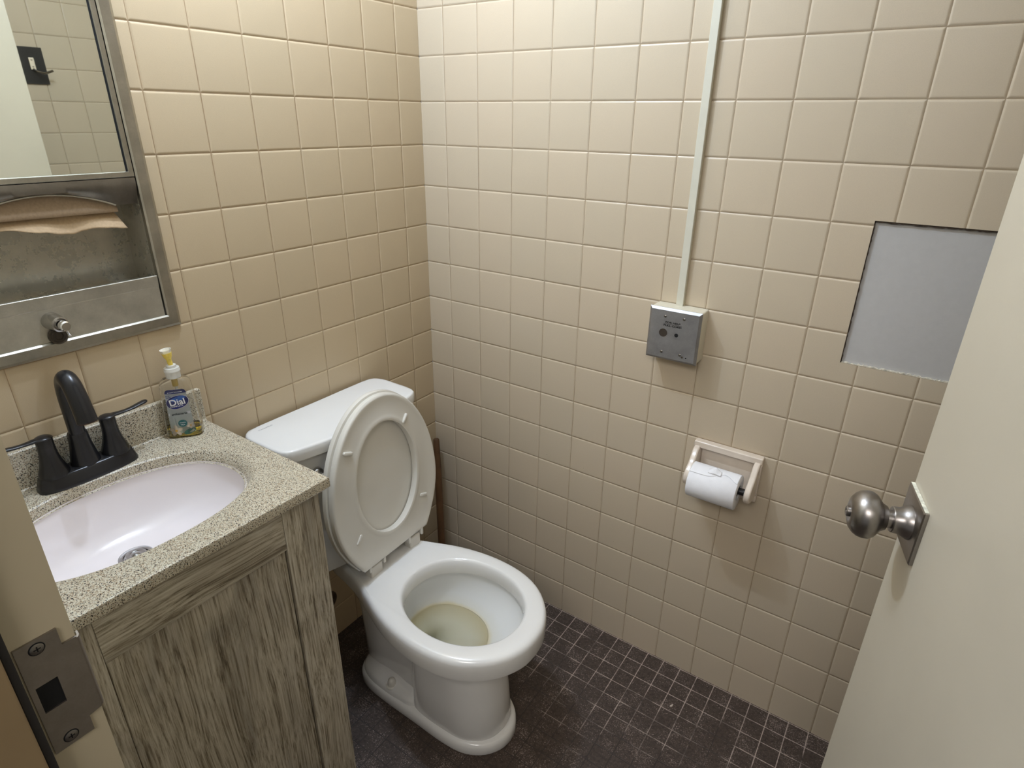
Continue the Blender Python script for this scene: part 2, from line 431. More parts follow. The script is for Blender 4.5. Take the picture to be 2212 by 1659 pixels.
# ------------------------------------------------------------------ door frame (strike jamb)
def jamb(xf, sgn):
    """rabbeted painted steel frame leg: face at xf, stop protrudes by sgn"""
    m_ = MB()
    pts = [(xf - sgn * .02, YF + .004), (xf, YF + .004), (xf, -1.3015), (xf + sgn * .0005, -1.3025), (xf + sgn * .0005, -1.400), (xf - sgn * .02, -1.400)]
    m_.loft([[(x, y, 0) for x, y in pts], [(x, y, 2.04) for x, y in pts]])
    return m_
fr = obj('trim_1', jamb(JX0, 1), M_PAINT_J); tag(fr, 'beige painted metal door jamb carrying the strike plate', kind='structure')
mb = MB(); mb.box((JX0 + .0002, -1.400, 0), (JX0 + .0165, -1.3050, 2.04)); obj('door_stop', mb, M_STOP, fr, bevel=.0015)
mb = MB(); mb.box((JX0 + .0006, -1.3048, 0), (JX0 + .013, -1.2985, 2.04)); obj('seal_strip', mb, M_RUBBER, fr, bevel=.001)
pl = MB()
yy = [-1.2955, -1.2640, -1.2530]; zt, zb = 1.0866, .9622
out = [(yy[0], zb), (yy[1], zb), (yy[1], .9795), (yy[2] + .001, .9815), (yy[2] + .001, 1.0680), (yy[1], 1.0685), (yy[1], zt), (yy[0], zt)]
hole = [(-1.2913, 1.0105), (-1.2747, 1.0105), (-1.2747, 1.0403), (-1.2913, 1.0403)]
# plate built as strips around the latch hole
def yzbox(m_, a, b, c, d, x0=JX0, x1=JX0 + .0022): m_.box((x0, a, c), (x1, b, d))
ya, yb, yc_, yd = yy[0], hole[0][0], hole[1][0], yy[1]
pm = MB()
def plate_poly(pts): pm.loft([[(JX0, y, z) for y, z in pts], [(JX0 + .0022, y, z) for y, z in pts]])
plate_poly([(ya, zb), (yd, zb), (yd, hole[0][1]), (ya, hole[0][1])])
plate_poly([(ya, hole[2][1]), (yd, hole[2][1]), (yd, zt), (ya, zt)])
plate_poly([(ya, hole[0][1]), (yb, hole[0][1]), (yb, hole[2][1]), (ya, hole[2][1])])
plate_poly([(yc_, hole[0][1]), (yd, hole[0][1]), (yd, hole[2][1]), (yc_, hole[2][1])])
plate_poly([(yd, .9795), (yy[2], .9815), (yy[2], 1.0683), (yd, 1.0683)])
sp = obj('strike_plate', pm, M_STEEL_J, fr); sp['label'] = 'grey steel strike plate with a square latch hole'
mb = MB(); mb.box((JX0 + .0001, hole[0][0], hole[0][1]), (JX0 + .0004, hole[1][0], hole[2][1])); obj('latch_hole', mb, M_VOID, sp)
lip = MB()
prof = [(JX0 + .0022, yy[2]), (JX0 + .0018, yy[2] + .0015), (JX0 - .001, yy[2] + .0032), (JX0 - .007, yy[2] + .0040), (JX0 - .007, yy[2] + .0024), (JX0 - .002, yy[2] + .0016), (JX0 - .0002, yy[2] + .0006), (JX0, yy[2])]
lip.loft([[(x, y, .983) for x, y in prof], [(x, y, 1.067) for x, y in prof]]); obj('strike_lip', lip, M_STEEL_J, sp, smooth=50)
for y, z in ((-1.2806, 1.0776), (-1.2812, .9719)):
    s_ = MB(); s_.lathe((JX0 + .0018, y, z), (1, 0, 0), [(0, .0052), (.0010, .0052), (.0013, .0046), (.0014, .0001)], 28)
    sc = obj('screw', s_, M_STEEL_D, sp, smooth=30)
    c_ = MB(); c_.box((JX0 + .0031, y - .0026, z - .0005), (JX0 + .0034, y + .0026, z + .0005)); c_.box((JX0 + .0031, y - .0005, z - .0026), (JX0 + .0034, y + .0005, z + .0026))
    sc2 = obj('screw_slot', c_, M_VOID, sp)
    r_ = MB(); r_.loft([[(JX0 + .00225, y + math.cos(a) * .0062, z + math.sin(a) * .0062) for a in [2 * PI * k / 28 for k in range(28)]], [(JX0 + .00245, y + math.cos(a) * .0060, z + math.sin(a) * .0060) for a in [2 * PI * k / 28 for k in range(28)]]]); obj('screw_recess', r_, M_VOID, sp)
fr2 = obj('trim_2', jamb(JX1, -1), M_PAINT_J); tag(fr2, kind='structure')
mb = MB(); mb.box((JX0 - .02, YF - .143, 2.035), (JX1 + .02, YF + .004, 2.06)); tag(obj('trim_3', mb, M_PAINT_J), kind='structure')

# ------------------------------------------------------------------ open door with knob
E2 = Vector((1.299, -.518, 0)); DD = Vector((.25, -.968, 0)).normalized(); NN = Vector((-.968, -.25, 0)).normalized(); UZ = Vector((0, 0, 1))
def dp(s_, n_, z): return tuple(E2 + DD * s_ + NN * n_ + UZ * z)
mb = MB(); mb.loft([[dp(0, 0, z), dp(.752, 0, z), dp(.752, -.044, z), dp(0, -.044, z)] for z in (.012, 2.03)])
door = obj('door_1', mb, M_PAINT, bevel=.0015); tag(door, 'smooth beige door standing open with a round steel knob', kind='structure')
KZ = 1.026; KS = .0385
mb = MB(); mb.loft([[dp(s_, n_, z) for s_, z in rrect(.0005 + i, KZ - .0385 + i, .0765 - i, KZ + .0385 - i, .001)] for n_, i in ((0, 0), (.0042, 0), (.0056, .0018))])
bp = obj('rose_plate', mb, M_KNOB, door, smooth=30)
mb = MB(); mb.loft([[dp(s_, n_, z) for s_, z in ((.002, KZ + .0385), (.0745, KZ + .0385), (.0745, KZ + .0391), (.002, KZ + .0391))] for n_ in (.0003, .0046)])
e_ = obj('paint_edge', mb, plain('old_paint', (.66, .66, .56), .5, var=.35, vscale=160), bp); e_['label'] = 'chipped cream paint on the plate edge'
ax0 = Vector(dp(KS, 0, KZ)) 
mb = MB(); mb.lathe(ax0, NN, [(.0045, .0225), (.0075, .0222), (.0125, .0195), (.0165, .0172), (.0245, .0168), (.0255, .0160), (.0257, .0120), (.0315, .0120)], 48)
col_ = obj('knob_collar', mb, M_KNOB, door, smooth=35)
mb = MB(); mb.lathe(ax0, NN, [(.0310, .0135), (.0318, .0158), (.0370, .0185), (.0375, .0190), (.0400, .0225), (.0445, .0278), (.0500, .0308), (.0560, .0312), (.0620, .0298), (.0675, .0262), (.0720, .0205), (.0738, .0150), (.0736, .0110), (.0728, .0075), (.0726, .0001)], 64)
kb = obj('door_knob', mb, M_KNOB, door, smooth=30); kb['label'] = 'round satin steel door knob'
mb = MB(); mb.lathe(ax0, NN, [(.0700, .0068), (.0765, .0068), (.0775, .0058), (.0770, .0030), (.0750, .0028)], 24)
obj('lock_button', mb, M_KNOB, kb, smooth=30)

# ------------------------------------------------------------------ recess in the back wall with a grey board
mb = MB()
mb.box((HOLE[0] - .02, .006, HOLE[2] - .02), (HOLE[1] + .02, .016, HOLE[3] + .02))
tag(obj('wall_panel', mb, M_PANEL), 'flat grey board filling the square cutout in the tiled wall', 'panel')
rim_m = plain('cut_edge_dark', (.045, .03, .02), .9, var=.5, vscale=120)
mb = MB()
rr = random.Random(4)
def ragged(a, b, n, w0, w1, horizontal, const, sgn):
    up = []; lo = []
    for k in range(n + 1):
        t = a + (b - a) * k / n; up.append((t, const)); lo.append((t, const + sgn * rr.uniform(w0, w1)))
    P_ = up + lo[::-1]
    P_ = [(u, v) if horizontal else (v, u) for u, v in P_]
    mb.loft([[(u, .0057, v) for u, v in P_], [(u, .0015, v) for u, v in P_]])
ragged(HOLE[0], HOLE[1], 60, .0022, .0040, True, HOLE[3] - .0001, -1)
ragged(HOLE[2], HOLE[3], 60, .0012, .0026, False, HOLE[0] + .0001, 1)
o_ = obj('trim_4', mb, rim_m); tag(o_, 'dark ragged gap around the grey board', kind='structure')
mb = MB(); ragged(HOLE[0], HOLE[1], 90, .0008, .0034, True, HOLE[2] + .0001, 1)
tag(obj('trim_5', mb, plain('chipped_grout', (.62, .58, .48), .9, var=.35, vscale=220)), 'crumbly pale filler under the grey board', kind='structure')

# ------------------------------------------------------------------ emergency call box and raceway
BX0, BX1, BZ0, BZ1 = .738, .860, .969, 1.093
t = thing('emergency_call_box', (.798, 0, BZ0), 'cream wall box with a grey steel plate reading FOR HELP PULL CORD', 'call box')
mb = MB(); pts = rrect(BX0, BZ0, BX1, BZ1, .004, 3)
mb.loft([[(u, y, v) for u, v in pts] for y in (.0005, -.046)])
bx_ = obj('box', mb, M_CREAMPL, t, smooth=40, bevel=.0008)
PX0, PX1, PZ0, PZ1 = BX0 - .001, BX1 + .001, BZ0 - .001, BZ1 + .001
def rp(i): return [(PX0 + i, PZ0 + i), (PX1 - i, PZ0 + i), (PX1 - i, PZ1 - i), (PX0 + i, PZ1 - i)]
mb = MB(); mb.loft([[(u, y, v) for u, v in rp(i)] for y, i in ((-.0455, 0), (-.0470, 0), (-.0515, .0055))])
plt = obj('cover_plate', mb, M_PLATE, t); plt['label'] = 'brushed grey steel cover plate with bevelled edges'
cx = (BX0 + BX1) / 2; FY = -.0515
for dx, dz in ((-.0225, .0435), (.0225, .0435), (-.0225, -.0435), (.0225, -.0435)):
    mb = MB(); mb.lathe((cx + dx, FY, (BZ0 + BZ1) / 2 + dz), (0, -1, 0), [(-.0005, .0032), (.0006, .0032), (.0013, .0022), (.0015, .0001)], 20)
    obj('screw', mb, M_STEEL_D, t, smooth=40)
mb = MB(); mb.lathe((cx - .0235, FY, 1.0345), (0, -1, 0), [(-.0005, .0098), (.0008, .0098), (.0010, .0090), (.0002, .0088), (.0002, .0001)], 40)
obj('indicator_lens', mb, plain('dull_bronze_lens', (.055, .042, .032), .35, var=.1), t, smooth=40)
mb = MB(); mb.lathe((cx + .0085, FY, 1.0335), (0, -1, 0), [(-.0005, .0046), (.00015, .0046), (.0002, .0001)], 28)
obj('cord_hole', mb, M_VOID, t)
for (dx, dz, r_) in ((.0285, -.0475, .0026), (.0375, -.0480, .0016)):
    mb = MB(); mb.lathe((cx + dx, FY, (BZ0 + BZ1) / 2 + dz), (0, -1, 0), [(-.0005, r_), (.0003, r_), (.0004, .0001)], 16); obj('rivet', mb, M_VOID if r_ < .002 else M_CHROME_D, t)
F1 = frame((cx - .003, FY - .0002, 1.0608), (1, 0, 0), (0, 0, 1))
text_mesh('FOR HELP', .0056, M_INK, 'lettering', plt, F1, squash=1.45, bold=.0002)
F1 = frame((cx - .003, FY - .0002, 1.0532), (1, 0, 0), (0, 0, 1))
text_mesh('PULL CORD', .0056, M_INK, 'lettering', plt, F1, squash=1.45, bold=.0002)
mb = MB(); mb.box((cx - .025, FY - .0003, 1.0566), (cx + .019, FY, 1.0572)); obj('printed_rule', mb, M_INK, plt)
t = thing('cable_raceway', (.793, 0, BZ1), 'thin pale grey-green cable channel running up the wall from the call box', 'conduit')
mb = MB(); mb.box((.7835, -.0025, BZ1 - .002), (.8025, -.0003, CEIL)); obj('raceway_base', mb, plain('raceway_back', (.50, .43, .29), .5), t, bevel=.0004)
mb = MB(); mb.box((.7842, -.0125, BZ1 - .002), (.8012, -.0026, CEIL)); obj('raceway_cover', mb, M_RACE, t, bevel=.0012)

# ------------------------------------------------------------------ toilet paper holder and roll
t = thing('toilet_paper_holder', (.958, 0, .642), 'pinkish cream ceramic toilet paper holder built into the tiled wall', 'toilet paper holder')
HX0, HX1, HZ0, HZ1 = .876, 1.041, .642, .763
mb = MB()
IX0, IX1, IZ0, IZ1 = .893, 1.022, .660, .745
for a, b in (((HX0, HZ0), (HX1, IZ0)), ((HX0, IZ1), (HX1, HZ1)), ((HX0, IZ0), (IX0, IZ1)), ((IX1, IZ0), (HX1, IZ1))):
    mb.box((a[0], -.017, a[1]), (b[0], .004, b[1]))
mb.box((IX0, -.002, IZ0), (IX1, .004, IZ1))
obj('back_frame', mb, M_BISQUE, t, bevel=.003, smooth=50)
for sx in (0, 1):
    xa, xb = ((HX0 + .002, HX0 + .017), (HX1 - .018, HX1 - .003))[sx]
    side = [(-.012, HZ1 - .010), (-.030, HZ1 - .016), (-.044, .728), (-.056, .718), (-.072, .708), (-.082, .696), (-.083, .682), (-.075, .670), (-.060, .662), (-.040, .657), (-.012, HZ0 + .008)]
    mb = MB(); mb.loft([[(xa, y, z) for y, z in side], [(xb, y, z) for y, z in side]])
    obj('arm', mb, M_BISQUE, t, bevel=.004, bseg=4, smooth=60)
AXY, AXZ = -.064, .690
mb = MB(); mb.lathe((HX0 + .016, AXY, AXZ), (1, 0, 0), [(0, .005), (.0035, .005), (.0040, .0130), (.1150, .0130), (.1155, .0085), (.130, .0085)], 24)
o_ = obj('roller', mb, M_BLACKP, t, smooth=40); o_['label'] = 'black plastic roller through the paper roll'
t = thing('toilet_paper_roll', (.948, AXY, AXZ), 'white toilet paper roll hanging on the ceramic wall holder', 'toilet paper')
RX0, RX1 = .895, 1.009; RR = .0425; RC = .0195
RZ = AXZ - .004; RY = AXY - .003
def rollring(r, x): return [(x, RY + math.cos(a) * r, RZ + math.sin(a) * r) for a in [2 * PI * k / 72 for k in range(72)]]
mb = MB(); rings = [rollring(RC, RX0), rollring(RR - .001, RX0), rollring(RR, RX0 + .001), rollring(RR, RX1 - .001), rollring(RR - .001, RX1), rollring(RC, RX1)]
mb.loft(rings, False, False); obj('paper_winding', mb, M_PAPER, t, smooth=50)
mb = MB(); mb.loft([rollring(RC, RX0), rollring(RC, RX1), rollring(RC - .0012, RX1), rollring(RC - .0012, RX0), rollring(RC, RX0)], False, False); obj('cardboard_core', mb, M_CARD, t, smooth=50)
# loose outer sheet lying over the top with a torn corner
def sheet(u, v):
    # u along the roll, v round it from behind over the top to the front
    edge = 62 + 26 * max(0, math.sin((u - .02) * PI * 1.05)) ** 1.2
    a = math.radians(150 - (150 - edge) * v)
    lift = .0010 + .0016 * v * v
    return (RX0 + .001 + u * (RX1 - RX0 - .002), RY - math.cos(a) * -1 * (RR + lift) * 1.0, RZ + math.sin(a) * (RR + lift))
def sheet2(u, v):
    end = 128 - 24 * math.exp(-((u - .72) / .20) ** 2)          # torn scalloped edge on the front
    a = math.radians(60 + (end - 60) * v)
    r = RR + .0006 + .0022 * max(0, v - .55) ** 1.4
    return (RX0 + .0008 + u * (RX1 - RX0 - .0016), RY + math.cos(a) * r, RZ + math.sin(a) * r)
mb = MB(); mb.grid(sheet2, 48, 30)
o_ = obj('loose_sheet', mb, M_PAPER, t, smooth=80); sm_ = o_.modifiers.new('solid', 'SOLIDIFY'); sm_.thickness = .0005
def flap(u, v):
    a = math.radians(100 + 16 * v); r = RR + .003 + .010 * (1 - v) * math.exp(-((u - .5) / .3) ** 2)
    return (RX0 + .042 + u * .030, RY + math.cos(a) * r, RZ + math.sin(a) * r)
mb = MB(); mb.grid(flap, 14, 6)
o_ = obj('torn_flap', mb, M_PAPER, t, smooth=80); sm_ = o_.modifiers.new('solid', 'SOLIDIFY'); sm_.thickness = .0004

# ------------------------------------------------------------------ recessed steel cabinet on the left wall
t = thing('recessed_cabinet', (0, -1.0, 1.096), 'stainless steel recessed mirror cabinet with towel slot above the sink', 'cabinet')
CY0, CY1, CZ0, CZ1 = -1.235, -.766, 1.094, 1.935; FW = .0255
mb = MB()
def fr_ring(x, i): return [(x, CY0 + i, CZ0 + i), (x, CY1 - i, CZ0 + i), (x, CY1 - i, CZ1 - i), (x, CY0 + i, CZ1 - i)]
mb.loft([fr_ring(-.004, 0), fr_ring(.0035, 0), fr_ring(.0085, .006), fr_ring(.0085, FW - .003), fr_ring(.006, FW), fr_ring(-.004, FW)], False, False)
obj('frame', mb, M_STEEL, t)
IY0, IY1 = CY0 + FW + .0005, CY1 - FW - .0012
# mirror door
MZ0, MZ1 = 1.3850, CZ1 - FW - .001
piv = Vector((.004, IY1, 0)); rotm = Matrix.Translation(piv) @ Matrix.Rotation(math.radians(-1.25), 4, 'Z') @ Matrix.Translation(-piv)
def tr(m_, M_): m_.v = [tuple(M_ @ Vector(p)) for p in m_.v]; return m_
mb = MB(); mb.loft([[(x, IY0 + i, MZ0 + i), (x, IY1 - i, MZ0 + i), (x, IY1 - i, MZ1 - i), (x, IY0 + i, MZ1 - i)] for x, i in ((-.004, 0), (.0055, 0), (.0065, .001), (.0065, .0085), (.0045, .0095), (-.004, .0095))], False, False)
md = obj('mirror_door', mb, M_STEEL, t)
mb = MB(); mb.box((-.002, IY0 + .009, MZ0 + .009), (.0042, IY1 - .0115, MZ1 - .009)); tr(mb, rotm)
m2 = obj('mirror', mb, M_MIRROR, md)
mb = MB(); mb.box((-.0035, IY1 - .0125, MZ0 + .008), (.0045, IY1 - .0093, MZ1 - .008)); obj('dark_gap_strip', mb, M_VOID, md)  # black strip stands in for the shade in the gap beside the mirror
# niche shell
ND = -.080; NZ0 = 1.196
mb = MB()
mb.box((ND - .004, IY0 - .01, 1.110), (ND, IY1 + .012, 1.95))
mb.box((ND, IY1 + .0003, 1.112), (-.0045, IY1 + .006, 1.95)); mb.box((ND, IY0 - .006, 1.112), (-.0045, IY0 - .0003, 1.95))
mb.box((ND, IY0, 1.1805), (-.004, IY1, 1.186)); mb.box((ND, IY0, 1.940), (-.004, IY1, 1.945))
obj('niche_shell', mb, M_STEEL_N, t)
# towel dispenser apron with an arched cut-out
AC = -.944
def arch(y):
    d = (y - AC) / .112
    return 1.337 + .026 * max(0, 1 - d * d)
mb = MB(); n_ = 60; A_ = []
for k in range(n_ + 1):
    y = IY0 + (IY1 - IY0) * k / n_; zb_ = arch(y)
    prof = [(.0035, 1.3835), (.0045, 1.376), (.0030, 1.366), (-.0010, (zb_ + 1.366) / 2 if zb_ < 1.36 else 1.3645), (-.006, zb_ + .0012), (-.0062, zb_), (-.0085, zb_ + .0002), (-.0085, 1.3835)]
    A_.append([(x, y, z) for x, z in prof])
mb.loft(A_); ap = obj('towel_apron', mb, M_STEEL_D, t, smooth=50)
mb = MB(); mb.tube([(-.0058, y, arch(y)) for y in [AC - .112 + .224 * k / 40 for k in range(41)]], .0016, 10); obj('arch_lip', mb, M_STEEL, ap, smooth=60)
for a, b in ((IY0 + .002, AC - .122), (AC + .122, IY1 - .002)):
    mb = MB(); mb.box((ND, a, 1.3372), (-.010, b, 1.3385)); obj('towel_ledge', mb, M_STEEL_D, t)
# lower drop front with a bent top edge
mb = MB(); prof = [(-.012, 1.1975), (.004, 1.2015), (.0072, 1.2008), (.0055, 1.1800), (.0048, 1.1780), (.0038, 1.1190), (-.006, 1.1190), (-.008, 1.1900)]
mb.loft([[(x, y, z) for x, z in prof] for y in (IY0 + .001, IY1 - .001)]); dr_ = obj('lower_panel', mb, M_STEEL_P, t, bevel=.0012)
# soap valve and lock
mb = MB(); mb.lathe((.003, -.986, 1.157), (1, .10, -.06), [(0, .0155), (.004, .0155), (.024, .0140), (.030, .0135), (.031, .0110), (.026, .0095)], 32)
sv = obj('soap_valve', mb, M_CHROME_D, t, smooth=40)
mb = MB(); mb.lathe((.028, -.9835, 1.1555), (1, .10, -.06), [(0, .0070), (.012, .0070), (.013, .0088), (.021, .0088), (.023, .0070), (.023, .0040)], 28); obj('push_button', mb, M_CHROME, sv, smooth=40)
mb = MB(); mb.lathe((.0365, -.978, 1.144), (.5, .1, -1), [(0, .0022), (.008, .0022), (.010, .0034), (.013, .0030)], 14); obj('valve_spout', mb, M_CHROME_D, sv, smooth=40)
mb = MB(); mb.lathe((.003, -.983, 1.129), (1, 0, 0), [(0, .0150), (.006, .0150), (.0075, .0140), (.0065, .0115), (.0078, .0100), (.0078, .0070), (.0060, .0060), (.0060, .0001)], 36)
lk = obj('lock_disc', mb, plain('dark_bronze', (.06, .048, .036), .4, .6, var=.1), t, smooth=30); lk['label'] = 'round dark keyed lock under the soap valve'

# folded paper towels
grp = 'folded paper towels in the towel slot'
def towel_a(u, v):
    y = -1.075 + .247 * u
    z = 1.366 - .041 * v + .006 * math.sin(PI * u) * (1 - v); x = -.012 - .006 * v - .018 * (1 - v)
    return (x, y, min(z, arch(y) + .012) if v < .3 else z)
mb = MB(); mb.grid(lambda u, v: (-.022 + .012 * v, -1.080 + .252 * u, 1.3685 - .0400 * v - .0035 * v * u), 30, 6)
o_ = obj('paper_towel', mb, M_KRAFT, smooth=60); tag(o_, 'brown paper towel folded up behind the arched steel lip', 'paper towel', grp); so = o_.modifiers.new('solid', 'SOLIDIFY'); so.thickness = .005; so.offset = -1
BE = [(-1.10, 1.318), (-1.006, 1.3125), (-.955, 1.3035), (-.925, 1.2965), (-.908, 1.2945), (-.893, 1.2985), (-.875, 1.3010), (-.852, 1.2990), (-.819, 1.2940)]
def be(y):
    for (a0, z0), (a1, z1) in zip(BE, BE[1:]):
        if y <= a1: f = (y - a0) / (a1 - a0); f = f * f * (3 - 2 * f); return z0 + (z1 - z0) * f
    return BE[-1][1]
def towel_b(u, v):
    y = -1.095 + (.263 + .013 * v) * u
    return (-.024 + .016 * v + .004 * math.sin(16 * u) * v, y, 1.3300 - .004 * u + (be(y) - 1.3300 + .004 * u) * v)
mb = MB(); mb.grid(towel_b, 60, 10)
o_ = obj('paper_towel', mb, M_KRAFT2, smooth=60); tag(o_, 'loose brown paper towel drooping out of the cabinet slot', 'paper towel', grp); so = o_.modifiers.new('solid', 'SOLIDIFY'); so.thickness = .0006

# ------------------------------------------------------------------ coat hook on the right wall (seen in the mirror)
t = thing('coat_hook', (WR, -.39, 1.586), 'chrome coat hook on a square black plate, seen in the mirror', 'coat hook')
mb = MB(); mb.loft([[(x, y, z) for y, z in rrect(-.432, 1.586, -.350, 1.706, .002, 2)] for x in (WR - .0005, WR - .006)]); obj('back_plate', mb, M_BLACKP, t)
mb = MB(); mb.box((WR - .012, -.400, 1.632), (WR - .006, -.382, 1.672)); hk = obj('hook_base', mb, M_CHROME, t, bevel=.002)
for y, z in ((-.391, 1.664), (-.391, 1.642)):
    mb = MB(); mb.lathe((WR - .012, y, z), (-1, 0, 0), [(0, .003), (.001, .003), (.0015, .0001)], 14); obj('screw', mb, M_CHROME_D, hk, smooth=50)
mb = MB(); mb.tube(spline([(WR - .010, -.391, 1.634), (WR - .030, -.385, 1.626), (WR - .050, -.370, 1.622), (WR - .066, -.350, 1.630)]), .004, 12); obj('hook_arm', mb, M_CHROME_D, t, smooth=60)

# ------------------------------------------------------------------ vanity cabinet
VY0, VY1, VX = -1.246, -.776, .399
t = thing('vanity_cabinet', (.2, -1.01, 0), 'weathered grey wood vanity cabinet standing beside the toilet', 'cabinet')
mb = MB()
mb.box((.014, VY1 - .016, 0), (VX - .020, VY1, .852)); obj('side_panel', mb, M_WOOD_V, t, bevel=.0008)
mb = MB(); mb.box((.014, VY0, 0), (VX - .020, VY0 + .016, .852)); obj('side_panel', mb, M_WOOD_V, t, bevel=.0008)
mb = MB(); mb.box((.014, VY0 + .016, .09), (VX - .021, VY1 - .016, .106)); obj('bottom_panel', mb, M_WOOD_H, t)
mb = MB(); mb.box((VX - .060, VY0 + .016, 0), (VX - .050, VY1 - .016, .09)); obj('toe_kick', mb, M_WOOD_H, t)
DX = VX - .0195
mb = MB(); mb.box((DX, VY1 - .081, .03), (VX, VY1, .851)); obj('face_stile', mb, M_WOOD_V, t, bevel=.0012)
mb = MB(); mb.box((DX, VY0, .03), (VX, VY0 + .077, .851)); obj('face_stile', mb, M_WOOD_V, t, bevel=.0012)
mb = MB(); mb.box((DX, VY0 + .0775, .757), (VX - .0004, VY1 - .0815, .851)); obj('top_rail', mb, M_WOOD_H, t, bevel=.0010)
mb = MB(); mb.box((DX, VY0 + .0775, .03), (VX - .0004, VY1 - .0815, .080)); obj('bottom_rail', mb, M_WOOD_H, t, bevel=.0010)
mb = MB(); mb.box((DX - .004, VY0 + .079, .081), (VX - .0055, VY1 - .0835, .7562)); dr_ = obj('door', mb, M_WOOD_V, t, bevel=.0015)
dr_['label'] = 'wood-grain door panel set inside the face frame'

# ------------------------------------------------------------------ vanity top with basin
TZ = .874; TX1 = .421; TY0, TY1 = -1.254, -.764
t = thing('countertop', (.2, -1.01, .852), 'beige speckled stone vanity top with a white oval basin', 'countertop')
BC = (.2160, -1.018); BA, BB = .142, .206; N_ = 96
def ell(a, b, z, cx_=BC[0], cy_=BC[1], n=2.3): return [(x, y, z) for x, y in superell(cx_, cy_, a, b, n, N_)]
def square_ring(x0, x1, y0, y1, z):
    """rectangle sampled at the same angles as the ellipse"""
    out = []
    for k in range(N_):
        t_ = 2 * PI * k / N_; c, s_ = math.cos(t_), math.sin(t_)
        dx_ = (x1 - BC[0]) if c > 0 else (BC[0] - x0); dy_ = (y1 - BC[1]) if s_ > 0 else (BC[1] - y0)
        f = min(dx_ / abs(c) if abs(c) > 1e-6 else 9, dy_ / abs(s_) if abs(s_) > 1e-6 else 9)
        out.append((BC[0] + c * f, BC[1] + s_ * f, z))
    for cx_, cy_ in ((x0, y0), (x0, y1), (x1, y0), (x1, y1)):       # snap the corners
        k = min(range(N_), key=lambda i: (out[i][0] - cx_) ** 2 + (out[i][1] - cy_) ** 2); out[k] = (cx_, cy_, z)
    return out
mb = MB()
mb.loft([ell(BA - .009, BB - .021, .852), square_ring(.006, TX1 - .002, TY0, TY1, .852), square_ring(.004, TX1, TY0 - .001, TY1 + .001, .855), square_ring(.004, TX1, TY0 - .001, TY1 + .001, TZ - .003),
         square_ring(.004, TX1 - .001, TY0, TY1, TZ - .0008), square_ring(.004, TX1 - .004, TY0 + .003, TY1 - .003, TZ), square_ring(.004, TX1 - .010, TY0 + .009, TY1 - .009, TZ - .0004),
         ell(BA + .006, BB + .006, TZ - .0004), ell(BA + .001, BB + .001, TZ - .0010), ell(BA - .0018, BB - .004, TZ - .0035), ell(BA - .0030, BB - .0145, TZ - .0165), ell(BA - .0035, BB - .0160, TZ - .0205), ell(BA - .009, BB - .021, .852)], False, False)
top = obj('slab', mb, M_GRANITE, t, smooth=28)
mb = MB(); mb.box((.0035, TY0, TZ - .0005), (.0165, TY1 + .001, .9490)); obj('backsplash', mb, M_GRANITE, t, bevel=.003)
mb = MB(); mb.tube([(.0165, TY0 + .002, TZ - .002), (.0165, TY1 - .001, TZ - .002)], .0055, 12); obj('cove', mb, M_GRANITE, t, smooth=60)
BP = BB - .016
secs = [(BA - .0048, BP - .0012, TZ - .0190, 0, 0), (BA - .0055, BP - .002, TZ - .026, 0, 0), (BA - .009, BP - .007, TZ - .050, -.001, 0), (BA - .018, BP - .020, TZ - .078, -.006, 0), (BA - .034, BP - .042, TZ - .102, -.015, 0), (BA - .056, BP - .071, TZ - .118, -.027, 0), (BA - .083, BP - .106, TZ - .1265, -.037, 0), (.036, .038, TZ - .1300, -.045, .0), (.024, .024, TZ - .1315, -.047, 0)]
inner = [[(x, y, z) for x, y in superell(BC[0] + ox, BC[1], a, b, 2.2, N_)] for a, b, z, ox, _ in secs]
outer = [[(x, y, z - .006) for x, y in superell(BC[0] + ox, BC[1], a + .004, b + .004, 2.2, N_)] for a, b, z, ox, _ in secs[::-1]]
mb = MB(); mb.loft(inner + outer + [inner[0]], False, False)
bs_ = obj('basin', mb, M_BASIN, t, smooth=50); bs_['label'] = 'white oval basin'
dcx, dcz = BC[0] - .047, TZ - .1315
mb = MB(); mb.lathe((dcx, BC[1], dcz - .004), (0, 0, 1), [(0, .0290), (.0046, .0290), (.0056, .0265), (.0050, .0215), (.0030, .0205), (.0028, .0001)], 44)
dn = obj('drain_flange', mb, M_CHROME_D, t, smooth=40)
mb = MB(); mb.lathe((dcx, BC[1], dcz - .001), (0, 0, 1), [(0, .0175), (.0050, .0175), (.0066, .0160), (.0072, .0110), (.0060, .0080), (.0074, .0050), (.0078, .0001)], 36)
obj('drain_stopper', mb, M_CHROME_D, dn, smooth=40)

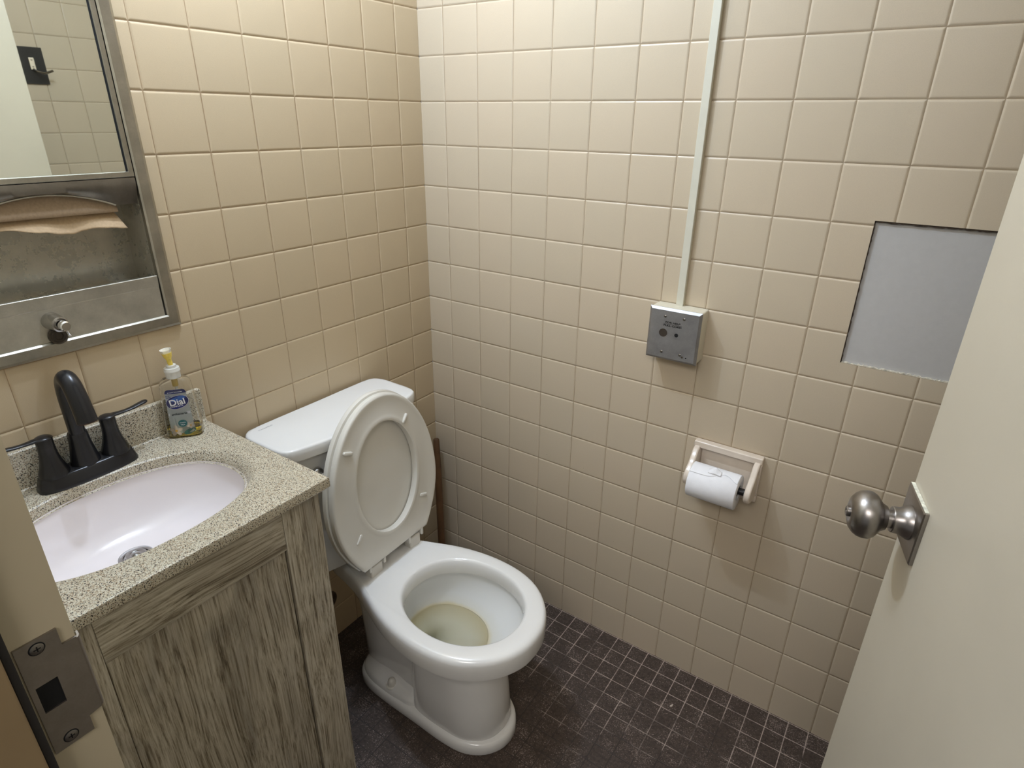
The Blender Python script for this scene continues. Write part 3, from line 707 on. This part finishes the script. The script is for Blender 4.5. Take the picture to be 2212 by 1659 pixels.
# ------------------------------------------------------------------ faucet
FX, FY_ = .046, -1.011
t = thing('faucet', (FX, FY_, TZ), 'matte black two-handle faucet with an arched spout behind the basin', 'faucet')
def deck(i, z): return [(x, y, z) for x, y in superell(FX - .0, FY_, .0285 - i, .0835 - i, 3.2, 72)]
mb = MB(); mb.loft([deck(0, TZ - .0008), deck(0, TZ + .003), deck(.0015, TZ + .008), deck(.0055, TZ + .0205), deck(.0068, TZ + .0238), deck(.0090, TZ + .0255), deck(.016, TZ + .0258)])
obj('deck_plate', mb, M_BLACK, t, smooth=45)
mb = MB(); mb.lathe((FX - .002, FY_, TZ + .0235), (0, 0, 1), [(0, .0242), (.005, .0236), (.018, .0212), (.040, .0176), (.054, .0162), (.0615, .0158), (.063, .0150), (.063, .0125)], 44); obj('spout_base', mb, M_BLACK, t, smooth=45)
path = spline([(FX, FY_, TZ + .080), (FX + .0005, FY_, TZ + .120), (FX + .002, FY_, TZ + .160), (FX + .010, FY_, TZ + .187), (FX + .025, FY_, TZ + .199), (FX + .040, FY_, TZ + .192), (FX + .051, FY_, TZ + .172), (FX + .059, FY_, TZ + .148), (FX + .064, FY_, TZ + .127)], 8)
nP = len(path); mb = MB(); mb.tube(path, [.0128 + .0034 * (k / (nP - 1)) for k in range(nP)], 28)
sp_ = obj('spout', mb, M_BLACK, t, smooth=60)
ed = (path[-1] - path[-2]).normalized()
mb = MB(); mb.lathe(path[-1] - ed * .001, ed, [(0, .0158), (.003, .0150), (.0032, .0110), (.0010, .0105), (.0010, .0001)], 28); obj('aerator', mb, plain('aerator_bronze', (.05, .03, .022), .4, .5), sp_, smooth=40)
for s_ in (-1, 1):
    hy = FY_ + s_ * .0515
    mb = MB(); mb.lathe((FX, hy, TZ + .0235), (0, 0, 1), [(0, .0240), (.007, .0232), (.014, .0208), (.028, .0165), (.042, .0140), (.055, .0132), (.0695, .0134), (.0715, .0128), (.072, .0100)], 40)
    hd = obj('handle', mb, M_BLACK, t, smooth=45)
    P_ = spline([(FX, hy - s_ * .0135, TZ + .0955), (FX, hy - s_ * .004, TZ + .0965), (FX + .001, hy + s_ * .010, TZ + .0968), (FX + .001, hy + s_ * .026, TZ + .0962), (FX + .000, hy + s_ * .044, TZ + .0965), (FX - .003, hy + s_ * .062, TZ + .0982), (FX - .006, hy + s_ * .078, TZ + .0995)], 6)
    n2 = len(P_); rad = []; fl = []
    for k in range(n2):
        y_ = abs(P_[k].y - hy) * (1 if (P_[k].y - hy) * s_ > 0 else -1)
        hub = math.sqrt(max(0, 1 - (y_ / .0142) ** 2)) * .0138 if abs(y_) < .0142 else 0
        arm_ = (.0088 - .0028 * min(1, max(0, y_) / .03) + .0014 * max(0, (y_ - .035) / .04)) if y_ > 0 else 0
        r_ = max(hub, arm_, .0012)
        if y_ > .070: r_ *= math.sqrt(max(.03, 1 - ((y_ - .070) / .0082) ** 2))
        rad.append(r_); fl.append(.30 if y_ < .012 else .45)
    m_ = MB()
    rings = []
    for k, p in enumerate(P_):
        rings.append([(p.x + math.cos(a) * rad[k], p.y, p.z + math.sin(a) * rad[k] * fl[k]) for a in [2 * PI * j / 24 for j in range(24)]])
    m_.loft(rings); lv = obj('lever', m_, M_BLACK, hd, smooth=60)

# ------------------------------------------------------------------ soap bottle
SB = Vector((.041, -.8225, TZ)); yaw = math.radians(-38)
FWD = Vector((math.cos(yaw), math.sin(yaw), 0)); RT = Vector((-math.sin(yaw), math.cos(yaw), 0))
t = thing('soap_bottle', tuple(SB), 'clear hand soap bottle with amber soap beside the black faucet', 'soap bottle')
def sb(a, b, z): return tuple(SB + RT * a + FWD * b + Vector((0, 0, z)))
def sec(w_, d_, z, n=4.0, sh=0): return [sb(x + sh, y, z) for x, y in superell(0, 0, w_, d_, n, 56)]
S_ = [(.0310, .0175, .0005), (.0335, .0200, .003), (.0342, .0205, .010), (.0338, .0200, .030), (.0320, .0190, .060), (.0298, .0180, .092), (.0282, .0172, .114), (.0268, .0162, .121), (.0228, .0140, .1255), (.0140, .0125, .1285), (.0118, .0118, .131), (.0115, .0115, .136)]
TH = .0011
mb = MB(); o1 = [sec(a, b, z) for a, b, z in S_]; i1 = [sec(a - TH, b - TH, z + (.0016 if z < .002 else 0) - (.0009 if z > .120 and z < .131 else 0)) for a, b, z in S_]
mb.loft(o1 + i1[::-1], True, True); obj('bottle_body', mb, M_CLEAR, t, smooth=50)
mb = MB(); mb.loft([sec(a - TH - .0002, b - TH - .0002, z) for a, b, z in ((.0310, .0175, .0024), (.0333, .0198, .0045), (.0340, .0203, .010), (.0338, .0202, .0185), (.0338, .0202, .0190))]); obj('soap', mb, M_SOAP, t, smooth=50)
mb = MB(); mb.lathe(sb(0, 0, .1290), (0, 0, 1), [(0, .0138), (.013, .0138), (.0135, .0150), (.0165, .0150), (.0175, .0142), (.0210, .0140), (.0215, .0095), (.0265, .0090), (.0270, .0045), (.0265, .0040)], 36)
cp = obj('pump_collar', mb, M_PUMP, t, smooth=40)
mb = MB(); mb.lathe(sb(0, 0, .1545), (-.04, -.10, 1), [(0, .0042), (.014, .0044), (.019, .0070), (.034, .0098), (.0345, .0106), (.0335, .0095), (.024, .0062), (.023, .0001)], 28)
ph = obj('pump_nozzle', mb, M_PUMP, t, smooth=40)
mb = MB(); mb.lathe(sb(0, 0, .1550), (-.04, -.10, 1), [(0, .0046), (.013, .0048), (.0185, .0076), (.0270, .0094), (.0275, .0001)], 20); obj('soap_in_nozzle', mb, plain('yellow_soap', (.88, .66, .10), .3, var=.15, vscale=150), ph, smooth=40)
mb = MB(); mb.tube([sb(0, 0, .128), sb(.002, 0, .060), sb(.006, 0, .008)], .0026, 12); obj('dip_tube', mb, M_PUMP, t, smooth=60)
mb = MB(); mb.lathe(sb(0, 0, .1100), (0, 0, 1), [(0, .0055), (.006, .0060), (.018, .0060)], 20); obj('pump_barrel', mb, plain('amber_barrel', (.62, .42, .08), .35), t, smooth=40)
# label on the front face: trapezoid that follows the taper
def fr_d(z):
    for k in range(len(S_) - 1):
        if S_[k][2] <= z <= S_[k + 1][2]:
            f = (z - S_[k][2]) / (S_[k + 1][2] - S_[k][2]); return S_[k][1] + (S_[k + 1][1] - S_[k][1]) * f
    return S_[0][1]
def lab(a, z, off): return sb(a * 1.0, fr_d(z) + off - .18 * a * a / .03, z)
def label_poly(pts, off, mat, name, par, thick=.00015):
    m_ = MB(); m_.loft([[lab(a, z, off) for a, z in pts], [lab(a, z, off + thick) for a, z in pts]]); return obj(name, m_, mat, par)
def subdivide(pts, n=8):
    out = []
    for i in range(len(pts)):
        a, b = pts[i], pts[(i + 1) % len(pts)]
        out += [(a[0] + (b[0] - a[0]) * k / n, a[1] + (b[1] - a[1]) * k / n) for k in range(n)]
    return out
m_lab, nt, bs = new_mat('label_print')
tc = nt.nodes.new('ShaderNodeTexCoord'); sx_ = nt.nodes.new('ShaderNodeSeparateXYZ'); nt.links.new(tc.outputs['Object'], sx_.inputs[0])
nt.links.new(ramp(nt, math_(nt, 'MULTIPLY_ADD', noise(nt, coords(nt), 120, 3), .004, sx_.outputs[2]), [(.885, (.42, .45, .38)), (.915, (.50, .54, .48)), (.95, (.52, .55, .54)), (.99, (.60, .62, .63))]), bs.inputs['Base Color'])
M_NAVY = plain('label_navy', (.012, .018, .16), .4, var=.2); M_BLUE = plain('label_blue', (.03, .10, .34), .4, var=.3, vscale=80)
M_WH = plain('label_white', (.82, .82, .84), .5, var=0); M_TEAL = plain('label_teal', (.02, .12, .12), .5, var=.1)
M_PETAL = plain('petal_cream', (.66, .56, .44), .5, var=.12, vscale=200); M_YEL = plain('petal_yellow', (.62, .36, .06), .5, var=.2, vscale=200); M_LEAF = plain('label_leaf', (.05, .17, .13), .5, var=.25, vscale=160)
lb = label_poly(subdivide([(-.0225, .0110), (.0225, .0110), (.0215, .0500), (.0195, .1000), (.0190, .1030), (.0178, .1055), (.0155, .1072), (.0125, .1080), (-.0125, .1080), (-.0155, .1072), (-.0178, .1055), (-.0190, .1030), (-.0195, .1000), (-.0215, .0500)]), .0004, m_lab, 'front_label', t)
label_poly(subdivide([(-.0195, .0995), (.0195, .0995), (.0190, .1030), (.0178, .1056), (.0155, .1073), (.0125, .1081), (-.0125, .1081), (-.0155, .1073), (-.0178, .1056), (-.0190, .1030)]), .0006, M_NAVY, 'label_band', lb)
def rot2(pts, deg, cx_, cz_):
    c, s_ = math.cos(math.radians(deg)), math.sin(math.radians(deg)); return [(cx_ + (x * c - y * s_), cz_ + (x * s_ + y * c)) for x, y in pts]
label_poly(rot2(superell(0, 0, .0215, .0142, 2.2, 40), 16, .0005, .0805), .0006, M_WH, 'emblem_border', lb)
label_poly(rot2(superell(0, 0, .0208, .0135, 2.2, 40), 16, .0005, .0805), .0008, M_NAVY, 'emblem', lb)
label_poly(rot2(superell(0, 0, .0140, .0050, 2.2, 30), 14, .0030, .0878), .00095, M_BLUE, 'emblem_sheen', lb)
def ltext(s_, size, a, z, mat, deg=0, sq=1, bold=0, off=.0011):
    c = Vector(sb(a, fr_d(z) + off, z)); r = math.radians(deg)
    x = RT * math.cos(r) + Vector((0, 0, 1)) * math.sin(r); y = Vector((0, 0, 1)) * math.cos(r) - RT * math.sin(r)
    return text_mesh(s_, size, mat, 'lettering', lb, frame(c, x, y), extrude=.00008, squash=sq, bold=bold)
ltext('Dial', .0185, .0005, .0805, M_WH, 6, 1.02, .0003)
ltext('COMPLETE', .0042, -.002, .0718, M_WH, 6, 1.2)
ltext('#1 doctor recommended', .0026, 0, .1028, M_WH, 2, 1.0)
ltext('new', .0038, -.0145, .0960, M_NAVY, 2, 1.1, .0001)
ltext('look!', .0038, -.0135, .0922, M_NAVY, 2, 1.1, .0001)
label_poly([(-.0200, .0510), (.0200, .0530), (.0200, .0585), (-.0200, .0565)], .0006, M_WH, 'label_strip', lb)
ltext('antibacterial', .0062, .0, .0548, M_INK, 2, .95, .0001)
label_poly(superell(.0020, .0330, .0082, .0078, 2, 30), .0007, M_TEAL, 'flavour_badge', lb)
ltext('WHITE', .0032, .0020, .0345, M_WH, 0, 1.1); ltext('TEA', .0040, .0020, .0300, M_WH, 0, 1.2)
def flower(cx_, cz_, r, k0):
    for k in range(5):
        a = k0 + 72 * k; label_poly(rot2(superell(r * .55, 0, r * .52, r * .30, 2, 16), a, cx_, cz_), .0007 + .00004 * k, M_PETAL, 'printed_petal', lb)
    label_poly(superell(cx_, cz_, r * .22, r * .22, 2, 12), .0011, M_YEL, 'printed_flower_centre', lb)
label_poly(rot2(superell(0, 0, .0120, .0055, 2, 24), 20, .0125, .0135), .0006, M_LEAF, 'printed_leaf', lb)
flower(-.0125, .0175, .0120, 20); flower(.0160, .0265, .0072, 50)

# ------------------------------------------------------------------ toilet
TYC = -.478
t = thing('toilet', (.3, TYC, 0), 'white two-piece toilet with seat and lid raised beside the vanity', 'toilet')
def outline_from(pr, n=40):
    """pr: half profile (x, halfwidth) rear->front; returns closed ring through arc-length resample"""
    P = spline([(a, b, 0) for a, b in pr], 10); L = [0]
    for i in range(1, len(P)): L.append(L[-1] + (P[i] - P[i - 1]).length)
    H = []
    for k in range(n + 1):
        d = L[-1] * k / n; i = 1
        while i < len(L) - 1 and L[i] < d: i += 1
        f = (d - L[i - 1]) / max(1e-9, L[i] - L[i - 1]); p = P[i - 1].lerp(P[i], f); H.append((p.x, max(0, p.y)))
    H[0] = (pr[0][0], 0); H[-1] = (pr[-1][0], 0)
    return [(x, TYC - w_) for x, w_ in H] + [(x, TYC + w_) for x, w_ in H[-2:0:-1]]
def inset(ring, d):
    n = len(ring); out = []
    for i in range(n):
        a = Vector(ring[i - 1]); b = Vector(ring[(i + 1) % n]); t_ = (b - a).normalized(); nm = Vector((-t_.y, t_.x)); out.append((ring[i][0] + nm.x * d, ring[i][1] + nm.y * d))
    return out
def lift(r, z): return [(x, y, z) for x, y in r]
RIM = outline_from([(.075, 0), (.078, .060), (.10, .078), (.16, .090), (.22, .104), (.29, .130), (.36, .157), (.43, .173), (.50, .178), (.57, .170), (.63, .145), (.68, .099), (.708, .045), (.7135, 0)], 48)
area = sum(RIM[i - 1][0] * RIM[i][1] - RIM[i][0] * RIM[i - 1][1] for i in range(len(RIM)))
SG = 1 if area > 0 else -1
def ins(r, d): return inset(r, d * SG)
def blend(r1, r2, f): return [(a[0] + (b[0] - a[0]) * f, a[1] + (b[1] - a[1]) * f) for a, b in zip(r1, r2)]
COLN = outline_from([(.145, 0), (.147, .034), (.16, .044), (.22, .054), (.30, .058), (.366, .060), (.380, .066), (.392, .084), (.42, .090), (.48, .0935), (.53, .090), (.57, .072), (.597, .038), (.604, 0)], 48)
COLF = outline_from([(.165, 0), (.167, .036), (.178, .046), (.22, .057), (.30, .060), (.366, .063), (.380, .070), (.392, .0890), (.43, .0960), (.50, .0965), (.555, .091), (.595, .070), (.620, .038), (.628, 0)], 48)
def inner_ring(cx_, a, b, z, n=2.1):
    # ring ordered like RIM: start at the rear centre, go the same way round
    N2 = len(RIM); out = []
    for k in range(N2):
        u = 2 * PI * k / N2; c = -math.cos(u); s_ = -math.sin(u)
        out.append((cx_ + a * math.copysign(abs(c) ** (2 / n), c), TYC + b * math.copysign(abs(s_) ** (2 / n), s_), z))
    return out
RT_ = .4035
INN = [(x, y) for x, y, _ in inner_ring(.499, .157, .130, 0)]
mb = MB()
rings = [lift(ins(COLF, .004), .030), lift(COLF, .045), lift(blend(COLF, COLN, .35), .14), lift(blend(COLF, COLN, .75), .22), lift(COLN, .240), lift(blend(COLN, RIM, .10), .258), lift(blend(COLN, RIM, .29), .284), lift(blend(COLN, RIM, .46), .308), lift(blend(COLN, RIM, .66), .328), lift(ins(RIM, .021), .334),
         lift(ins(RIM, .011), .3355), lift(ins(RIM, .0085), .3415), lift(ins(RIM, .0025), .3445), lift(ins(RIM, .001), .352), lift(RIM, .374), lift(ins(RIM, .0004), .388), lift(ins(RIM, .0022), .395), lift(ins(RIM, .0058), .3995), lift(ins(RIM, .0105), .4020), lift(ins(RIM, .020), RT_),
         ]
def flat_deck(r, z):
    return [(x, y, z - .006 * max(0, min(1, (.335 - x) / .03))) for x, y in r]
rings[-1] = flat_deck(ins(RIM, .020), RT_)
IN2 = [(x, y) for x, y, _ in inner_ring(.499, .166, .139, 0)]
rings += [flat_deck(IN2, RT_ + .0005), [(x, y, .4015) for x, y, _ in inner_ring(.499, .161, .134, 0)], inner_ring(.499, .158, .131, .396), inner_ring(.499, .156, .129, .385), inner_ring(.499, .1555, .1285, .365), inner_ring(.499, .157, .130, .360)]
mb.loft(rings, True, False)
bowl = obj('bowl', mb, M_CERAMIC, t, smooth=38)
mb = MB()
sec_ = [(.499, .157, .130, .361), (.499, .1595, .1325, .358), (.497, .1590, .132, .345), (.492, .155, .129, .330), (.479, .146, .1215, .310), (.462, .131, .108, .285), (.447, .110, .0945, .262), (.438, .086, .074, .236), (.424, .060, .052, .213), (.406, .042, .037, .194), (.386, .030, .028, .178), (.374, .026, .025, .164), (.370, .022, .021, .11), (.368, .016, .016, .045)]
mb.loft([inner_ring(*s_[:3], s_[3]) for s_ in sec_], False, True)
bi = obj('bowl_interior', mb, M_BOWLIN, bowl, smooth=60); bi['label'] = 'bowl inside with yellow mineral staining'
mb = MB(); wr = inner_ring(.4460, .1085, .0930, .2605); mb.loft([wr, [(.4460 + (x - .4460) * .995, TYC + (y - TYC) * .995, .2585) for x, y, z in wr]]); wt = obj('water', mb, M_WATER, bowl)
mb = MB(); mb.lathe((.333, TYC + .012, .1735), (.15, 0, 1), [(0, .0235), (.004, .0230), (.0045, .0001)], 28)
# foot: flange shelf and moulding
FOOT = outline_from([(.152, 0), (.158, .048), (.180, .082), (.225, .100), (.30, .105), (.40, .1055), (.50, .1065), (.565, .098), (.612, .072), (.640, .034), (.647, 0)], 48)
mb = MB(); mb.loft([lift(ins(FOOT, .0015), 0), lift(FOOT, .003), lift(ins(FOOT, .001), .024), lift(ins(FOOT, .004), .031), lift(ins(FOOT, .009), .034), lift(ins(FOOT, .016), .035)])
obj('foot', mb, M_CERAMIC, t, smooth=38)
mb = MB(); SH = outline_from([(.160, 0), (.166, .046), (.186, .076), (.228, .093), (.29, .098), (.34, .097), (.385, .092), (.41, .06), (.415, 0)], 40)
mb.loft([lift(SH, .030), lift(ins(SH, .002), .044), lift(ins(SH, .008), .052), lift(ins(SH, .022), .058), lift(ins(SH, .036), .066), lift(ins(SH, .046), .090)])
obj('bolt_shelf', mb, M_CERAMIC, t, smooth=45)
mb = MB()
for s_ in (-1, 1):
    m_ = MB(); m_.lathe((.303, TYC + s_ * .080, .050), (0, s_ * .12, 1), [(0, .0175), (.003, .0175), (.0045, .0125), (.012, .0112), (.019, .0095), (.0235, .0060), (.0250, .0001)], 30)
    obj('bolt_cap', m_, M_PLASTIC_W, t, smooth=45)
# tank
def tank_ring(hw, xb, xs, xc, z, r=.03, d=0):
    pts = []
    pr = [(xb + d, 0), (xb + d, hw - r - d), (xb + r * .35 + d, hw - r * .25 - d), (xb + r + d, hw - d), ((xb + xs) / 2, hw - d), (xs - r * .9 - d, hw - .002 - d), (xs - r * .12 - d, hw - r * .45 - d), (xs + (xc - xs) * .45 - d, hw * .66), (xs + (xc - xs) * .86 - d, hw * .34), (xc - d, 0)]
    return [(x, y, z) for x, y in outline_from(pr, 44)]
mb = MB(); mb.loft([tank_ring(.163, .040, .150, .178, .404, d=.012), tank_ring(.166, .036, .156, .184, .410, d=.003), tank_ring(.170, .034, .158, .188, .440), tank_ring(.196, .024, .166, .198, .740), tank_ring(.200, .023, .168, .200, .772)])
tk = obj('tank', mb, M_CERAMIC, t, smooth=45)
LZ = .806
mb = MB(); mb.loft([tank_ring(.200, .022, .168, .200, .771, d=.004), tank_ring(.212, .014, .178, .209, .7725, d=.002, r=.035), tank_ring(.216, .012, .181, .2115, .776, r=.035), tank_ring(.2175, .0115, .1815, .212, .790, r=.035), tank_ring(.217, .012, .181, .2115, LZ - .005, r=.035), tank_ring(.215, .013, .180, .210, LZ - .002, r=.035), tank_ring(.212, .014, .178, .208, LZ - .0006, r=.035), tank_ring(.205, .018, .174, .204, LZ, r=.035)])
ld = obj('tank_lid', mb, M_CERAMIC, t, smooth=40)
text_mesh('MANSFIELD', .0062, M_GREYINK, 'lettering', ld, frame((.036, -.640, LZ + .0002), (0, 1, 0), (-1, 0, 0)), extrude=.00004, squash=1.2)
mb = MB(); mb.lathe((.180, -.618, .722), (1, -.15, 0), [(0, .015), (.006, .015), (.010, .013), (.013, .008), (.020, .007)], 28)
fl_ = obj('flush_lever', mb, M_CHROME_D, t, smooth=45)
mb = MB(); mb.tube(spline([(.199, -.621, .722), (.204, -.606, .720), (.206, -.580, .715), (.206, -.556, .711)]), [.0065] * 8 + [.006] * 8 + [.007] * 9, 14); obj('lever_arm', mb, M_CHROME, fl_, smooth=60)

# seat and lid, raised
def sw(a, s_, h):
    """seat frame: a across, s_ up from the hinge, h out towards the camera side"""
    th = math.radians(4.3); ya = math.radians(1.5)
    up = Vector((-math.sin(th) * math.cos(ya), -math.sin(th) * math.sin(ya), math.cos(th))); r = Vector((-math.sin(ya), math.cos(ya), 0)); n = r.cross(up)
    return tuple(Vector((.269, -.463, .442)) + r * a + up * s_ + n * h)
assert True
def seat_out(L, w_, wb, s0, d=0, n=40):
    pts = []
    H = []
    for k in range(n + 1):
        u = k / n
        if u < .36:
            s_ = s0 * (u / .36); hw = w_ - (w_ - wb) * ((s0 - s_) / s0) ** 2
        else:
            a = (u - .36) / .64 * PI / 2; s_ = s0 + (L - s0) * math.sin(a); hw = w_ * math.cos(a)
        H.append((max(0, hw - d), s_ if s_ > d else d) if u < .999 else (0, L - d))
    H = [(h, min(s_, L - d)) for h, s_ in H]
    hb, sb_ = H[0]
    bot = [(hb - 2 * hb * k / 14, sb_) for k in range(1, 14)]
    return [(-h, s_) for h, s_ in H] + [(h, s_) for h, s_ in H[-2::-1]] + bot
def seat_hole(sc_, a, b, n):
    """matches the ordering of seat_out"""
    out = []
    for k in range(n):
        u = k / (n - 1); ang = PI + PI / 2 * 0
        th_ = -PI / 2 - 2 * PI * (k + .5) / n          # start low, go up the left side
        th_ = math.radians(270) - 2 * PI * (k + .5) / n
        out.append((b * math.cos(th_), sc_ + a * math.sin(th_)))
    return out
SO = seat_out(.437, .182, .118, .174); NSO = len(SO)
def hole_ring(sc_, a, b):
    out = []
    for k in range(NSO):
        x, s_ = SO[k]
        if s_ < .0005 or True:
            ang = math.atan2((s_ - sc_) / .2, x / .16)
        out.append((b * math.cos(ang), sc_ + a * math.sin(ang)))
    return out
def W(r, h): return [sw(a, s_, h) for a, s_ in r]
def shrink(r, d): return [(x * (1 - d / .18), .215 + (s_ - .215) * (1 - d / .21)) for x, s_ in r]
HSC, HA, HB = .216, .152, .105
mb = MB()
rings = [W(shrink(SO, .004), -.018), W(SO, -.015), W(SO, -.004), W(shrink(SO, .0025), -.0010), W(shrink(SO, .006), 0), W(shrink(SO, .012), -.0015), W(hole_ring(HSC, HA + .017, HB + .017), -.0008),
         W(hole_ring(HSC, HA + .011, HB + .011), .0006), W(hole_ring(HSC, HA + .004, HB + .004), .0022), W(hole_ring(HSC, HA, HB), .0012), W(hole_ring(HSC, HA - .001, HB - .001), -.003), W(hole_ring(HSC, HA, HB), -.016), W(hole_ring(HSC, HA + .004, HB + .004), -.018)]
rings.append(rings[0])
mb.loft(rings, False, False)
seat = obj('seat', mb, M_PLASTIC_W, t, smooth=40)
for a, s_, dg in ((-.113, .335, -22), (.082, .345, 50), (.118, .100, -22), (-.120, .100, 50)):
    m_ = MB(); c, sn = math.cos(math.radians(dg)), math.sin(math.radians(dg)); pts = rrect(-.014, -.0045, .014, .0045, .004, 4)
    flat_ = .004 if s_ > .2 else .0015
    m_.loft([[sw(a + x * c - y * sn, s_ + x * sn + y * c, h) for x, y in [(px * k_, py * k_) for px, py in pts]] for h, k_ in ((-.002, 1), (flat_, .95), (flat_ + .0012, .75))])
    obj('bumper', m_, M_PLASTIC_W, seat, smooth=45)
SL = seat_out(.440, .1855, .121, .174)
mb = MB(); LR = [W(shrink(SL, .004), -.0188), W(SL, -.0198), W([(x * 1.008, .215 + (s_ - .215) * 1.006) for x, s_ in SL], -.028), W(SL, -.0325), W(shrink(SL, .006), -.0355), W(shrink(SL, .03), -.0370)]
mb.loft(LR)
seat_lid = obj('seat_lid', mb, M_PLASTIC_W, t, smooth=40)
for s_ in (-1, 1):
    y_ = -.463 + s_ * .072
    m_ = MB(); m_.box((.236, y_ - .020, .397), (.262, y_ + .020, .4335)); h_ = obj('hinge', m_, M_PLASTIC_W, t, bevel=.004)
    m_ = MB(); m_.box((.252, y_ - .0285, .424), (.2665, y_ - .0208, .4455)); obj('hinge_knuckle', m_, M_PLASTIC_W, h_, bevel=.002)
    m_ = MB(); m_.box((.252, y_ + .0208, .424), (.2665, y_ + .0285, .4455)); obj('hinge_knuckle', m_, M_PLASTIC_W, h_, bevel=.002)

# supply stop on the wall low behind the toilet
mb = MB(); mb.lathe((.0005, -.513, .150), (1, 0, 0), [(0, .031), (.003, .030), (.007, .022), (.009, .012), (.016, .011), (.018, .009), (.018, .0001)], 32)
tag(obj('pipe_escutcheon', mb, plain('tarnished_brass', (.10, .07, .045), .4, .6, var=.2), smooth=45), 'dark round pipe cover plate low on the wall between vanity and toilet', 'pipe cover')

# plunger in the corner
t = thing('plunger', (.078, -.080, 0), 'plunger with a brown wooden stick leaning in the tiled corner behind the toilet', 'plunger')
mb = MB(); mb.lathe((.078, -.080, .0), (0, 0, 1), [(.001, .062), (.012, .064), (.035, .060), (.060, .046), (.080, .026), (.098, .017), (.112, .014)], 36); obj('rubber_cup', mb, M_RUBBER, t, smooth=45)
a_ = Vector((.078, -.080, .07)); b_ = Vector((.030, -.033, .503))
d_ = (b_ - a_); L_ = d_.length
mb = MB(); mb.lathe(a_, d_, [(0, .0125), (L_ * .6, .0122), (L_ - .015, .0105), (L_ - .004, .0098), (L_ - .001, .0080), (L_, .004)], 24); obj('wooden_stick', mb, M_WOODST, t, smooth=45)

# ------------------------------------------------------------------ ceiling lamp (out of the frame, lights the room)
t = thing('ceiling_light', (.31, -.60, CEIL), 'two-bulb ceiling light above the toilet', 'ceiling light')
mb = MB(); mb.loft([[(x, y, z) for x, y in rrect(.08, -.66, .54, -.54, .03)] for z in (CEIL - .0005, CEIL - .025)]); obj('canopy', mb, M_CHROME_D, t, bevel=.002)
for p in (LAMP_A, LAMP_B):
    mb = MB(); mb.lathe((p[0], p[1], CEIL - .025), (0, 0, -1), [(0, .024), (.07, .022), (.085, .018), (.086, .001)], 24); obj('socket', mb, M_CREAMPL, t, smooth=45)

# ------------------------------------------------------------------ litter on the floor
m_scrap = plain('scrap_paper', (.55, .47, .40), .9, var=.1)
for (x, y, rz, s_, lb_) in ((.752, -.520, .4, .007, 'small crumpled paper scrap on the dark floor in front of the toilet'), (.955, -.135, 1.2, .0045, 'tiny white paper scrap on the floor tiles near the back wall'),
                            (.150, -.640, .9, .008, 'pale crumb of grout on the floor between vanity and toilet foot'), (.66, -.66, 2.0, .005, 'beige paper speck on the floor below the toilet foot')):
    m_ = MB(); rr = random.Random(int(x * 1000)); pts = []
    c, sn = math.cos(rz), math.sin(rz)
    base = [(-1.6, -.3), (-.4, -.7), (1.5, -.2), (1.1, .5), (.1, .35), (-1.0, .6)]
    m_.loft([[(x + (a * c - b * sn) * s_, y + (a * sn + b * c) * s_, .0002) for a, b in base], [(x + (a * .8 * c - b * .7 * sn) * s_, y + (a * .8 * sn + b * .7 * c) * s_, .0012 + rr.random() * s_ * .45) for a, b in base]])
    tag(obj('paper_scrap', m_, m_scrap), lb_, 'litter', 'small scraps on the floor')
for o in bpy.data.objects:
    if '_root' in o: del o['_root']
